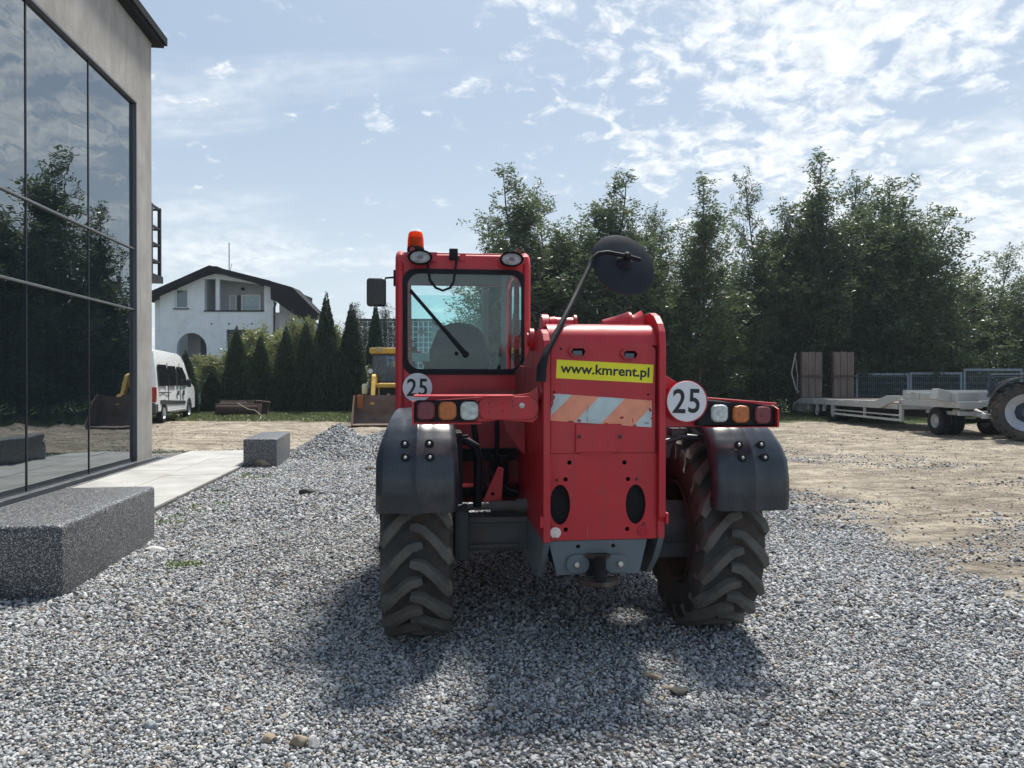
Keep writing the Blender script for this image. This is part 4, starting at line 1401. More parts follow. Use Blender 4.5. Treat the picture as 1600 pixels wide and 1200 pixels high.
cab.box(cx0 + 0.008, cx0 + 0.04, cy0 + 0.72, cy0 + 0.77, 1.3, 2.42).box(cx1 - 0.04, cx1 - 0.008, cy0 + 0.72, cy0 + 0.77, 1.4, 2.42)
cab.build('cab', red, TH, smooth=True, angle=40)
MB().box(cx0 + 0.05, cx1 - 0.05, cy0 + 0.045, cy1 - 0.02, 2.435, 2.462, bev=0.01).build('roof', red, TH)
MB().box(cx0 + 0.06, cx1 - 0.06, cy0 + 0.12, cy1 - 0.05, 2.41, 2.434, bev=0.01).build('headlining', mat('grey_lining', (0.30, 0.28, 0.30), 0.8), TH)
MB().box(cx1 - 0.03, cx1 + 0.05, cy0 + 0.01, cy0 + 0.06, 1.0, 1.85, bev=0.005).build('corner_post', red, TH)
gl_in = rrect(-0.606, 1.975, 0.795, 0.665, 0.085, 8)
MB().plate(rrect(-0.606, 1.972, 0.862, 0.738, 0.085, 8), 0.010, cy0 + 0.001, holes=[gl_in]).build('window_seal', rub, TH)
MB().plate(rrect(-0.607, 1.975, 0.826, 0.70, 0.085, 8), 0.004, cy0 + 0.013).build('rear_window', cabglass, TH)
MB().plate([(cx0 + 0.06, 1.22), (cx1 - 0.06, 1.22), (cx1 - 0.06, 2.34), (cx0 + 0.06, 2.34)], 0.004, cy1 + 0.09).build('windscreen', cabglass, TH)
MB().plate([(cy0 + 0.08, 1.34), (cy0 + 0.72, 1.34), (cy0 + 0.72, 2.36), (cy0 + 0.08, 2.36)], 0.004, cx0 + 0.015, 'side').plate([(cy0 + 0.77, 1.34), (cy1 + 0.02, 1.34), (cy1 - 0.08, 2.36), (cy0 + 0.77, 2.36)], 0.004, cx0 + 0.015, 'side').build('side_window', cabglass, TH)
MB().plate([(cy0 + 0.08, 1.46), (cy1 + 0.02, 1.46), (cy1 - 0.08, 2.36), (cy0 + 0.08, 2.36)], 0.004, cx1 - 0.02, 'side').build('side_window', cabglass, TH)
# interior
seat_m = mat('seat_cloth', (0.030, 0.036, 0.052), 0.8, vary=0.15)
inner_m = mat('cab_plastic_grey', (0.16, 0.17, 0.18), 0.6, vary=0.15)
seat = MB().plate([(-0.885, 1.42), (-0.405, 1.42), (-0.395, 1.62), (-0.415, 1.78), (-0.455, 1.90), (-0.49, 1.945), (-0.54, 1.975), (-0.62, 1.99), (-0.70, 1.985), (-0.765, 1.96), (-0.80, 1.92), (-0.835, 1.83), (-0.885, 1.70), (-0.91, 1.60)], 0.09, cy0 + 0.28, bev=0.018)
seat.box(-0.88, -0.40, cy0 + 0.36, cy0 + 0.85, 1.30, 1.42, bev=0.03)
seat.build('seat', seat_m, TH, smooth=True)
MB().plate(rrect(-0.62, 1.60, 0.34, 0.30, 0.05), 0.02, cy0 + 0.258, bev=0.005).build('seat_pan', mat('seat_shell', (0.03, 0.034, 0.04), 0.6), TH)
sw = MB()
c_, nrm = Vector((-0.50, cy1 - 0.32, 1.66)), Vector((0, -0.55, 0.83)).normalized()
a_, b_v = Vector((1, 0, 0)), nrm.cross(Vector((1, 0, 0)))
ring = [c_ + (a_ * math.cos(6.2832 * i / 28) + b_v * math.sin(6.2832 * i / 28)) * 0.19 for i in range(29)]
sw.tube(ring, 0.014, n=8, cap=False)
sw.tube([c_ - a_ * 0.18, c_ - nrm * 0.03, c_ + a_ * 0.18], 0.012, n=6).tube([c_ - nrm * 0.03, c_ + Vector((0, 0.2, -0.5))], 0.035, n=10)
sw.build('steering_wheel', rub, TH, smooth=True)
MB().box(cx0 + 0.08, cx1 - 0.08, cy1 - 0.14, cy1 + 0.05, 1.20, 1.52, bev=0.03).box(cx1 - 0.22, cx1 - 0.06, cy0 + 0.3, cy1 - 0.2, 1.2, 1.5, bev=0.03).build('dashboard', inner_m, TH)
MB().tube([(-0.93, cy1 - 0.6, 1.30), (-0.975, cy1 - 0.6, 1.55), (-0.985, cy1 - 0.6, 1.80)], 0.008).lathe([(1.79, 0), (1.795, 0.02), (1.815, 0.028), (1.835, 0.02), (1.84, 0)], c=(-0.985, cy1 - 0.6, 0), axis='z', n=14).build('lever', rub, TH, smooth=True)
MB().tube([(-0.34, cy1 - 0.5, 1.45), (-0.33, cy1 - 0.5, 1.75)], 0.007).lathe([(1.75, 0), (1.755, 0.02), (1.775, 0.028), (1.795, 0.02), (1.80, 0)], c=(-0.33, cy1 - 0.5, 0), axis='z', n=14).build('lever', rub, TH, smooth=True)
MB().box(-0.385, -0.33, cy1 + 0.02, cy1 + 0.07, 1.30, 2.40).build('guide_pillar', mat('pillar_white', (0.42, 0.43, 0.44), 0.5), TH)
MB().box(-0.300, -0.265, cy0 + 0.5, cy0 + 0.55, 1.40, 2.40).build('guide_pillar', bpy.data.materials['pillar_white'], TH)
MB().box(-1.06, -0.98, cy1 - 0.1, cy1 - 0.07, 1.90, 1.915).build('red_lever', red, TH)
MB().tube([(-1.04, cy1 - 0.3, 1.83), (-0.94, cy1 - 0.35, 1.80), (-0.90, cy1 - 0.3, 1.70)], 0.012).build('grab_handle', red, TH)
MB().box(-0.975, -0.85, cy0 + 0.018, cy0 + 0.020, 1.695, 1.755).build('window_label', mat('pale_green_label', (0.42, 0.55, 0.50), 0.6), TH)
MB().box(-0.965, -0.915, cy1 + 0.085, cy1 + 0.088, 1.985, 2.02).build('window_label', mat('white_label', (0.7, 0.7, 0.7), 0.6), TH)

# rear wiper, wire, lamps, beacon, mirrors
wi = MB().tube([(-0.600, cy0 - 0.035, 1.745), (-0.985, cy0 - 0.035, 2.19)], [0.016, 0.005], n=8)
wi.lathe([(cy0 - 0.055, 0), (cy0 - 0.055, 0.020), (cy0 + 0.0, 0.024), (cy0 + 0.002, 0)], c=(-0.600, 0, 1.745), axis='y', n=16)
wi.box(-0.012, 0.012, -0.012, 0.0, -0.28, 0.28, M=Matrix.Translation((-0.80, cy0 - 0.012, 1.975)) @ Matrix.Rotation(R(-41), 4, 'Y'))
wi.build('rear_wiper', rub, TH, smooth=True)
MB().lathe([(cy0 - 0.02, 0), (cy0 - 0.02, 0.014), (cy0, 0.014)], c=(-0.665, 0, 1.75), axis='y', n=12).build('knob', rub, TH)
MB().tube([(-0.865, cy0 - 0.03, 2.37), (-0.85, cy0 - 0.035, 2.26), (-0.81, cy0 - 0.035, 2.205), (-0.76, cy0 - 0.035, 2.185), (-0.71, cy0 - 0.035, 2.205), (-0.685, cy0 - 0.03, 2.25), (-0.67, cy0 - 0.02, 2.36), (-0.66, cy0 - 0.02, 2.42)], 0.009, n=8).build('cable', rub, TH, smooth=True)
MB().box(-0.715, -0.655, cy0 - 0.03, cy0 + 0.04, 2.405, 2.48, bev=0.006).build('terminal_box', rub, TH)
MB().box(-0.925, -0.80, cy0 - 0.005, cy0 + 0.02, 2.39, 2.455).box(-0.64, -0.60, cy0 - 0.005, cy0 + 0.015, 2.40, 2.45).build('roof_bracket', red, TH)
wl = mat('work_lamp_glass', (0.36, 0.37, 0.37), 0.15, 0.35, vary=0.4, vscale=30, bump=0.6, bscale=120, spec=0.8)
for lx in (-0.915, -0.286):
    la = MB()
    M = Matrix.Translation((lx, cy0 - 0.06, 2.405 if lx < -0.5 else 2.402)) @ Matrix.Diagonal((0.083, 1, 0.050, 1))
    la.lathe([(-0.035, 0.96), (-0.045, 1.0), (-0.03, 1.02), (0.02, 0.95), (0.055, 0.55), (0.06, 0.0), (-0.02, 0.0), (-0.025, 0.84), (-0.04, 0.86)], axis='y', n=36, M=M, close=True)
    la = la.build('work_lamp', rub, TH, smooth=True)
    MB().lathe([(-0.022, 0.0), (-0.034, 0.0), (-0.033, 0.4), (-0.028, 0.82), (-0.022, 0.84)], axis='y', n=36, M=M).build('lamp_lens', wl, la, smooth=True)
    MB().lathe([(-0.036, 0.0), (-0.036, 0.24), (-0.030, 0.26)], axis='y', n=20, M=M).build('bulb_cap', inner_m, la)
    s_ = -1 if lx < -0.5 else 1
    MB().tube([(lx, cy0, 2.43), (lx + s_ * 0.06, cy0 + 0.01, 2.45), (lx + s_ * 0.09, cy0 + 0.03, 2.43)], 0.014).build('lamp_bracket', red, la)
    MB().lathe([(cy0 - 0.02, 0), (cy0 - 0.02, 0.018), (cy0 + 0.02, 0.018), (cy0 + 0.02, 0)], c=(lx + s_ * 0.055, 0, 2.47), axis='y', n=8).build('nut', red_d, la)
bcx, bcy = -0.950, cy0 + 0.10
bea = MB().lathe([(2.45, 0), (2.45, 0.060), (2.50, 0.060), (2.505, 0.055), (2.505, 0.0)], c=(bcx, bcy, 0), axis='z', n=24).tube([(bcx, bcy, 2.50), (bcx, bcy, 2.53)], 0.045).lathe([(2.53, 0.018), (2.56, 0.045), (2.575, 0.045), (2.575, 0.0)], c=(bcx, bcy, 0), axis='z', n=20)
bea = bea.build('beacon_base', rub, TH, smooth=True)
bo = bpy.data.materials.new('orange_beacon_dome')
bo.use_nodes = True
t = NT(bo.node_tree)
t.t.nodes.clear()
tr_ = t.n('ShaderNodeBsdfTransparent', {0: (1.0, 0.16, 0.02, 1)})
tl_ = t.n('ShaderNodeBsdfTranslucent', {0: (1.0, 0.16, 0.01, 1)})
df_ = t.n('ShaderNodeBsdfPrincipled', {'Base Color': (0.9, 0.12, 0.01, 1), 'Roughness': 0.15})
m1 = t.n('ShaderNodeMixShader', {0: 0.42, 1: tr_.outputs[0], 2: tl_.outputs[0]})
m2 = t.n('ShaderNodeMixShader', {0: 0.35, 1: m1.outputs[0], 2: df_.outputs[0]})
t.n('ShaderNodeOutputMaterial', {0: m2.outputs[0]})
MB().lathe([(2.506, 0.058), (2.56, 0.056), (2.60, 0.050), (2.612, 0.042), (2.618, 0.02), (2.618, 0.0)], c=(bcx, bcy, 0), axis='z', n=28).build('beacon_dome', bo, bea, smooth=True)
# left mirror
mi = MB().box(-1.270, -1.135, cy0 + 0.55, cy0 + 0.60, 2.03, 2.23, bev=0.022, seg=4).build('side_mirror', blk, TH, smooth=True)
mi.location = (-0.02, -0.5, 0.05)
MB().box(-1.262, -1.143, cy0 + 0.546, cy0 + 0.5495, 2.042, 2.218).build('mirror_glass', mat('mirror_glass', (0.02, 0.018, 0.018), 0.25), mi)
MB().tube([(-1.15, cy0 + 0.60, 2.21), (-1.14, cy0 + 0.60, 2.235), (-1.09, cy0 + 0.60, 2.24), (-1.065, cy0 + 0.60, 2.24)], 0.007).box(-1.085, -1.062, cy0 + 0.58, cy0 + 0.62, 2.18, 2.29).build('mirror_arm', rub, mi)
# right round convex mirror on its long arm
arm = MB().tube([(-0.262, -0.835, 1.555), (-0.258, -0.835, 1.63), (-0.235, -0.82, 1.70), (-0.05, -0.56, 1.99), (0.10, -0.34, 2.235), (0.125, -0.31, 2.29), (0.165, -0.30, 2.325), (0.22, -0.30, 2.335), (0.34, -0.30, 2.315), (0.425, -0.30, 2.293)], [0.026, 0.026, 0.018, 0.016, 0.016, 0.016, 0.015, 0.013, 0.013, 0.012], n=14)
arm.build('mirror_arm', rub, TH, smooth=True)
dish = MB().lathe([(0.0, 0.198), (0.004, 0.205), (-0.006, 0.209), (-0.010, 0.198), (-0.016, 0.15), (-0.021, 0.08), (-0.023, 0.0)], axis='z', n=48)
dish = dish.lathe([(-0.020, 0.0), (-0.020, 0.055), (-0.045, 0.045), (-0.065, 0.025), (-0.065, 0.0)], axis='z', n=24)
nb = Vector((0.20, -0.90, 0.36)).normalized()
Mq = Matrix.Translation((0.335, -0.225, 2.272)) @ nb.to_track_quat('Z', 'Y').to_matrix().to_4x4() @ Matrix.Scale(-1, 4, (0, 0, 1))
dm = dish.build('round_mirror', mat('mirror_back', (0.016, 0.020, 0.030), 0.62, spec=0.25, vary=0.25, vscale=5, dirt=(0.09, 0.085, 0.08), dirt_amt=0.25), TH, smooth=True)
dm.data.transform(Mq)
dm.data.flip_normals()
MB().lathe([(-0.03, 0.0), (-0.02, 0.018), (0.0, 0.026), (0.02, 0.018), (0.03, 0.0)], c=(0.343, -0.30, 2.315), axis='y', n=16).build('ball_joint', rub, TH, smooth=True)
speed_sign(-0.935, 1.512, 0.102, cy0 - 0.004, 'smaller round white sign with black 25 on the cab back')

# ================================================================== BACKGROUND
# ------------------------------------------------------------------ trees
bark = mat('bark_grey', (0.10, 0.085, 0.065), 0.9, vary=0.35, vscale=12, bump=0.6, bscale=40)
leaf_a = leaf_mat('willow_leaf', (0.028, 0.048, 0.026), (0.095, 0.140, 0.062), 0.42, (0.18, 0.22, 0.08))
leaf_y = leaf_mat('bush_leaf', (0.08, 0.10, 0.035), (0.22, 0.24, 0.09), 0.40)
leaf_t = leaf_mat('thuja_leaf', (0.012, 0.026, 0.012), (0.035, 0.062, 0.024), 0.2)
leaf_p = leaf_mat('pine_leaf', (0.012, 0.022, 0.016), (0.035, 0.055, 0.035), 0.2)


def leaves(name, C, size, width, m, parent, droop=0.0, drift=None):
    n = len(C)
    d = rng.normal(0, 1, (n, 3))
    d[:, 2] = d[:, 2] * 0.8 - droop
    d /= np.linalg.norm(d, axis=1)[:, None]
    o = rng.normal(0, 1, (n, 3))
    s = np.cross(d, o)
    s /= np.linalg.norm(s, axis=1)[:, None]
    L = (size * rng.uniform(0.55, 1.3, n))[:, None]
    W = (width * rng.uniform(0.6, 1.2, n))[:, None]
    V = np.stack([C, C + d * L * 0.5 + s * W * 0.5, C + d * L, C + d * L * 0.5 - s * W * 0.5], 1).reshape(-1, 3)
    return np_mesh(name, V, np.arange(n * 4).reshape(-1, 4), m, parent)


def make_tree(seed, H, W, stems, label, nb=34, tw=12, lf=13, lean=0.6, size=0.135, wid=0.05, m=None, low=0.05, gr=None, name='tree', bare=None):
    g = np.random.default_rng(seed)
    root = thing(name, label, 'tree', group=gr)
    tr = MB()
    C = []
    for s in range(stems):
        a = g.uniform(0, 6.283)
        ln = g.uniform(0.3, 1.0) * lean if stems > 1 else 0.15
        h = H * (1.0 if s == 0 else g.uniform(0.68, 0.97))
        base = np.array([math.cos(a) * 0.15, math.sin(a) * 0.15, -0.1])
        dirx = np.array([math.cos(a) * ln, math.sin(a) * ln, 0])
        bend = g.normal(0, 0.15, 2)

        def P(tq):
            return base + np.array([dirx[0] * tq ** 1.3 + bend[0] * math.sin(tq * 4), dirx[1] * tq ** 1.3 + bend[1] * math.sin(tq * 4 + 1), h * tq])
        r0 = 0.008 * h + 0.015
        tr.tube([P(q) for q in np.linspace(0, 1, 9)], [r0 * (1 - 0.93 * q) + 0.006 for q in np.linspace(0, 1, 9)], n=7)
        for k in range(nb):
            tq = low + (1 - low) * (k + g.uniform(0, 1)) / nb
            p0 = P(min(tq, 0.99))
            az = g.uniform(0, 6.283)
            el = R(g.uniform(20, 60)) + 0.3 * tq
            shape = (1 - tq ** 2.6) ** 0.8 * (0.75 + 0.5 * math.sin(math.pi * min(1, tq * 1.1 + 0.1))) + 0.12
            L = W * shape * g.uniform(0.6, 1.25)
            d = np.array([math.cos(az) * math.cos(el), math.sin(az) * math.cos(el), math.sin(el)])
            mid = p0 + d * L * 0.55 + g.normal(0, 0.05 * L, 3)
            end = p0 + d * L + np.array([0, 0, 0.10 * L]) + g.normal(0, 0.08 * L, 3)
            if L > 0.5:
                tr.tube([p0, mid, end], [0.013 + 0.010 * L, 0.010 + 0.004 * L, 0.004], n=4, cap=False)
            nt = max(4, int(tw * L / W * 1.5) + 3)
            for q in range(nt):
                f_ = g.uniform(0.18, 1.0) ** 0.8
                c = p0 * (1 - f_) ** 2 + 2 * mid * f_ * (1 - f_) + end * f_ ** 2 + g.normal(0, 0.10 + 0.10 * L * 0.5, 3)
                td = g.normal(0, 1, 3) + np.array([0, 0, 0.9])
                td /= np.linalg.norm(td)
                ll = g.uniform(0, 0.34, lf)[:, None]
                C.append(c + td * ll + g.normal(0, 0.050, (lf, 3)))
    tr.build('trunk', bark, root, smooth=True)
    C = np.concatenate(C)
    leaves('crown', C, size, wid, m or leaf_a, root)
    return root, len(C)


GT = 'tall trees behind the yard'
protos = []
tot = 0
for sd, H, W, st_ in ((1, 10, 2.1, 5), (2, 10, 1.8, 4), (3, 10, 2.4, 6), (4, 10, 2.1, 5)):
    pr, n = make_tree(sd, H, W, st_, 'x', gr=GT, nb=38, tw=11, lf=14, lean=1.15, size=0.145, wid=0.058)
    tot += n
    protos.append(pr)
print('leaves', tot)
lab = [
    ('slim', 'small feathery tree at the left end of the tall row, just right of the cab roof'),
]
TR = [  # px of top, py of top, distance, variant, width scale, label
    (772, 342, 35, 1, 1.02, 'lowest slim tree at the left end of the row, against the cab roof'),
    (826, 268, 33, 1, 1.43, 'slim pointed tree rising directly above the right corner of the cab'),
    (872, 290, 35, 0, 1.15, 'lower bushy tree between the two pointed ones left of the round mirror'),
    (940, 256, 33, 1, 1.56, 'tallest pointed tree of the left clump, above the round mirror'),
    (1010, 314, 34, 2, 0.90, 'loose lighter tree in the dip right of the round mirror'),
    (1085, 285, 32, 1, 1.26, 'pointed tree standing left of the bright gap in the row'),
    (1145, 400, 34, 2, 0.80, 'low filling tree below the bright gap in the row'),
    (1196, 268, 35, 0, 0.92, 'tree with ragged top at the left edge of the big right clump'),
    (1244, 250, 35, 1, 1.42, 'highest pointed tree of the big right clump'),
    (1310, 256, 35, 0, 1.24, 'dense dark tree in the middle of the big right clump'),
    (1375, 292, 35, 2, 1.12, 'broad tree in the right half of the big clump'),
    (1420, 266, 35, 3, 1.56, 'airy tree with spreading open branches at the right edge of the big clump'),
    (1455, 425, 36, 2, 0.89, 'low tree in the hollow between the big clump and the last trees'),
    (1532, 380, 37, 0, 1.06, 'rounded bushy tree behind the wire fence near the right edge'),
    (1592, 408, 38, 2, 1.12, 'bushy tree at the right edge of the picture'),
]
r9 = random.Random(9)
used = set()
for k, (px, py, D, vr, ws, lb_) in enumerate(TR):
    pr = protos[vr]
    o = pr if vr not in used else copy_tree(pr)
    used.add(vr)
    X = (px - 800) / 1150 * D
    H = 1.56 + (595 - py) / 1150 * D
    o.location = (X, D, -0.05)
    s = H / 10.3
    o.scale = (ws * (0.75 + 0.25 * s), ws * (0.75 + 0.25 * s), s)
    o.rotation_euler = (0, 0, r9.uniform(0, 6.28))
    o['label'] = lb_
for k, (X, D, H, vr, ws, lb_) in enumerate([
        (30, 38, 8.5, 2, 1.1, 'tree beyond the right edge, nearest to the tractor'), (34, 33, 9.5, 0, 1.1, 'tree further right beyond the frame edge'),
        (39, 26, 9.0, 3, 1.2, 'outermost tree right of the yard')]):
    o = copy_tree(protos[vr])
    o.location = (X, D, 0)
    o.scale = (ws, ws, H / 10.3)
    o.rotation_euler = (0, 0, k * 1.3)
    o['label'] = lb_

# undergrowth: dark bushes at the foot of the trees
n = 130000
X = rng.uniform(-2.5, 42, n)
Y = 34.6 + rng.normal(0, 0.9, n) + 1.2 * (fbm(X, X * 0, 0.4, 3, 5) - 0.5) + np.maximum(0, X - 14) * 0.10
hh = 1.6 + 2.8 * fbm(X, X * 0 + 4, 0.35, 4, 17)
Z = hh * rng.uniform(0, 1, n) ** 0.8
und = leaves('undergrowth', np.column_stack([X, Y, Z]), 0.16, 0.075, leaf_a, None)
tag(und, 'dark tangled undergrowth along the foot of the tall trees', None, None, 'stuff')
# far wood behind everything
n = 60000
X = rng.uniform(-70, 90, n)
Y = rng.uniform(68, 80, n)
hh = 3.5 + 4.0 * fbm(X, X * 0, 0.12, 4, 44)
hh = np.where(X < -18, hh * 0.45, hh)
Z = hh * rng.uniform(0, 1, n) ** 0.7
fw = leaves('far_wood', np.column_stack([X, Y, Z]), 0.8, 0.45, leaf_p, None)
tag(fw, 'far belt of wood closing the horizon', None, None, 'stuff')

# ------------------------------------------------------------------ thujas


def make_thuja(seed, n=15000):
    g = np.random.default_rng(seed)
    root = thing('thuja', 'x', 'conifer', group='columnar conifers along the back of the yard')
    tr = MB().tube([(0, 0, -0.05), (0.01, 0, 0.5), (0, 0, 0.93)], [0.014, 0.010, 0.002], n=6)
    tr.build('trunk', bark, root)
    z = 1 - np.sqrt(g.uniform(0, 1, n)) * 0.985
    a = g.uniform(0, 6.283, n)
    prof = np.clip(np.minimum((1 - z) * 1.15, 0.36 + (1 - z) * 0.42), 0, 0.8) * 0.145 / 0.62 + 0.004
    lump = 1 + 0.30 * (fbm(a * 1.6 + 3, z * 14, 1.0, 3, seed) - 0.5) + 0.10 * np.sin(a * 3 + seed)
    r = prof * lump * np.sqrt(g.uniform(0.45, 1, n))
    C = np.column_stack([r * np.cos(a), r * np.sin(a), z])
    d = np.column_stack([np.cos(a) * 0.55, np.sin(a) * 0.55, np.ones(n)]) + g.normal(0, 0.30, (n, 3))
    d /= np.linalg.norm(d, axis=1)[:, None]
    s = np.cross(d, g.normal(0, 1, (n, 3)))
    s /= np.linalg.norm(s, axis=1)[:, None]
    L = (0.038 * g.uniform(0.5, 1.25, n) * (0.45 + 0.55 * np.minimum(1, (1 - z) * 4)))[:, None]
    W = L * 0.32
    V = np.stack([C, C + d * L * 0.5 + s * W, C + d * L, C + d * L * 0.5 - s * W], 1).reshape(-1, 3)
    np_mesh('crown', V, np.arange(n * 4).reshape(-1, 4), leaf_t, root)
    return root


th = [make_thuja(5), make_thuja(6)]
used = set()
for k, (px, py, D, wsc, lb_) in enumerate([
        (290, 548, 33.5, 4.3, 'small conifer directly right of the van, half hidden by it'),
        (332, 575, 35.5, 4.0, 'lowest conifer, standing left of the row behind the scrap pipes'),
        (370, 511, 36, 5.2, 'first full size conifer of the row, left end below the house wall'),
        (407, 524, 36, 5.0, 'shorter conifer second in the row from the house side'),
        (447, 511, 36, 5.0, 'conifer with blunt tip left of the tallest one but one'),
        (478, 502, 36, 4.8, 'conifer standing immediately left of the tallest'),
        (510, 458, 36, 5.6, 'tallest and most pointed conifer of the row'),
        (549, 474, 36.5, 5.6, 'tall dark conifer directly left of the yellow loader'),
        (587, 472, 41, 4.6, 'narrow conifer rising behind the loader cab'),
        (632, 500, 42, 4.6, 'conifer mostly hidden behind the red cab, seen through its glass')]):
    i = k % 2
    o = th[i] if i not in used else copy_tree(th[i])
    used.add(i)
    H = (1.56 + (595 - py) / 1150 * D) / 0.99
    o.location = ((px - 800) / 1150 * D, D, 0)
    o.scale = (wsc * 0.70, wsc * 0.70, H)
    o.rotation_euler = (0, 0, k * 1.1)
    o['label'] = lb_

# light green willow-like bushes between the conifers and the house
GB = 'light green bushes behind the conifers'
b0, _ = make_tree(31, 3.6, 1.1, 6, 'x', nb=22, tw=12, lf=14, lean=1.3, size=0.16, wid=0.05, m=leaf_y, gr=GB, name='bush')
for k, (px, py, D, ws, lb_) in enumerate([
        (350, 555, 39, 1.1, 'yellowish green bush left of the first full size conifer, below the arch'),
        (395, 520, 39.5, 1.2, 'tall feathery bush behind the two first conifers'),
        (425, 512, 39, 1.2, 'pale feathery bush between the second and third conifers'),
        (465, 520, 39.5, 1.1, 'pale bush showing between the middle conifers'),
        (493, 498, 39, 1.0, 'slender light bush immediately left of the tallest conifer'),
        (530, 545, 39, 0.9, 'light bush in the gap right of the tallest conifer')]):
    o = b0 if k == 0 else copy_tree(b0)
    H = 1.56 + (595 - py) / 1150 * D
    o.location = ((px - 800) / 1150 * D, D, 0)
    o.scale = (ws, ws, H / 3.7)
    o.rotation_euler = (0, 0, k * 1.7)
    o['category'] = 'bush'
    o['label'] = lb_
# pines behind
p0, _ = make_tree(41, 7.0, 1.7, 1, 'x', nb=46, tw=9, lf=14, lean=0.2, size=0.15, wid=0.035, m=leaf_p, gr='dark pines behind the loader', name='pine_tree', low=0.12)
for k, (px, py, D, lb_) in enumerate([(549, 474, 46, 'bluish pine crown behind the tall conifer left of the loader'),
                                      (603, 473, 47, 'dark pine crown showing left of the red cab'), (575, 505, 50, 'lower pine between the two dark crowns')]):
    o = p0 if k == 0 else copy_tree(p0)
    H = 1.56 + (595 - py) / 1150 * D
    o.location = ((px - 800) / 1150 * D, D, 0)
    o.scale = (1.0, 1.0, H / 7.3)
    o.rotation_euler = (0, 0, k * 2.1)
    o['label'] = lb_
    o['category'] = 'pine'

# ------------------------------------------------------------------ white house
stucco = mat('white_stucco', (0.78, 0.80, 0.84), 0.9, vary=0.07, vscale=1.2, dirt=(0.48, 0.50, 0.53), dirt_amt=0.3, dscale=0.8)
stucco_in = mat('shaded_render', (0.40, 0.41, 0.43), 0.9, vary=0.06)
rooft = mat('black_roof_tile', (0.012, 0.011, 0.014), 0.75, vary=0.3, vscale=10, spec=0.2)
winf = mat('white_window_frame', (0.70, 0.72, 0.74), 0.5)
winp = mat('window_glass', (0.10, 0.14, 0.17), 0.06, 0.25, spec=0.9)
DH = 45.0
k45 = DH / 1150


def hx(px):
    return (px - 800) * k45


def hz(py):
    return 1.56 + (595 - py) * k45


HX0 = hx(335)
house = thing('white_house', 'white two storey house with dark gabled roof, loggia and arched porch', 'house', (HX0, DH, 0), 0)


def L_(px, py):
    return (hx(px) - HX0, hz(py))


m = MB()
outer = [L_(250, 700), L_(428, 700), L_(428, 442), L_(411, 436), L_(336, 417 + 11), L_(262, 450), L_(250, 455)]
arch = [L_(276, 572), L_(276, 545)] + [(L_(299.5, 545)[0] + 23.5 * k45 * math.cos(R(a)), L_(299, 545)[1] + 25 * k45 * math.sin(R(a))) for a in range(165, 0, -15)] + [L_(323, 545), L_(323, 572)]
arch[0] = L_(276, 640)
arch[-1] = L_(323, 640)
logg = [L_(320, 486), L_(413, 486), L_(413, 445), L_(339, 436), L_(320, 436)]
w1 = [L_(273, 482), L_(294, 482), L_(294, 451), L_(273, 451)]
w2 = [L_(354, 545), L_(393, 545), L_(393, 515), L_(354, 515)]
m.plate(outer, 0.35, 0.0, holes=[logg, w1, arch, w2])
m.box(L_(236, 0)[0], L_(250, 0)[0] - 0.01, 0.5, 8, 0, L_(0, 460)[1])
m.box(L_(250, 0)[0], L_(428, 0)[0], 7.7, 8, 0, L_(0, 470)[1]).box(L_(250, 0)[0], L_(250, 0)[0] + 0.3, 0.36, 7.7, 0, L_(0, 458)[1])
m.box(L_(428, 0)[0] + 0.005, L_(500, 0)[0], 1.2, 8, 0, L_(0, 520)[1])
m.plate([L_(428.5, 700), L_(500, 700), L_(500, 508), L_(428.5, 470)], 0.1, 1.0)
m.build('wall', stucco, house)
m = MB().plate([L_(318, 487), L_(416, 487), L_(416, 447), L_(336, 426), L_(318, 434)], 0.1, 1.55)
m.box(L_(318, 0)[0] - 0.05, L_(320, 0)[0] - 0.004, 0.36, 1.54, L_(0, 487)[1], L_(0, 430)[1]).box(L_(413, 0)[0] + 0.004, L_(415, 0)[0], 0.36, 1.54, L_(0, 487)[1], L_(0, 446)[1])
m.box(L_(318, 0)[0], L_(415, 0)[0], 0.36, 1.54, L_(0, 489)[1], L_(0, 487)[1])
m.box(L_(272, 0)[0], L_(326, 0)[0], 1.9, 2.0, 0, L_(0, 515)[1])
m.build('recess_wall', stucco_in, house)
MB().box(L_(337, 0)[0], L_(343, 0)[0], 0.02, 0.25, L_(0, 485.5)[1], L_(0, 433)[1]).build('column', stucco, house)
MB().box(L_(319, 0)[0], L_(413, 0)[0], -0.06, 0.02, L_(0, 487)[1], L_(0, 485)[1]).build('sill', rooft, house)
# windows
f = MB().plate(w1, 0.06, 0.10, holes=[[L_(275.5, 480), L_(291.5, 480), L_(291.5, 453.5), L_(275.5, 453.5)]]).build('window', winf, house)
MB().box(L_(275, 0)[0], L_(292, 0)[0], 0.13, 0.14, L_(0, 481)[1], L_(0, 453)[1]).build('pane', winp, f)
MB().box(L_(271, 0)[0], L_(296, 0)[0], -0.08, 0.02, L_(0, 483.5)[1], L_(0, 482)[1]).build('sill', rooft, f)
f = MB().box(L_(344, 0)[0], L_(356, 0)[0], 1.46, 1.53, L_(0, 486)[1], L_(0, 457)[1]).build('balcony_door', winf, house)
MB().box(L_(346, 0)[0], L_(354, 0)[0], 1.44, 1.455, L_(0, 484)[1], L_(0, 459)[1]).build('pane', mat('pale_pane', (0.42, 0.46, 0.45), 0.2), f)
f = MB().plate([L_(363, 485), L_(395, 485), L_(395, 456), L_(363, 456)], 0.07, 1.46, holes=[[L_(366, 482), L_(392, 482), L_(392, 459), L_(366, 459)]]).build('window', winf, house)
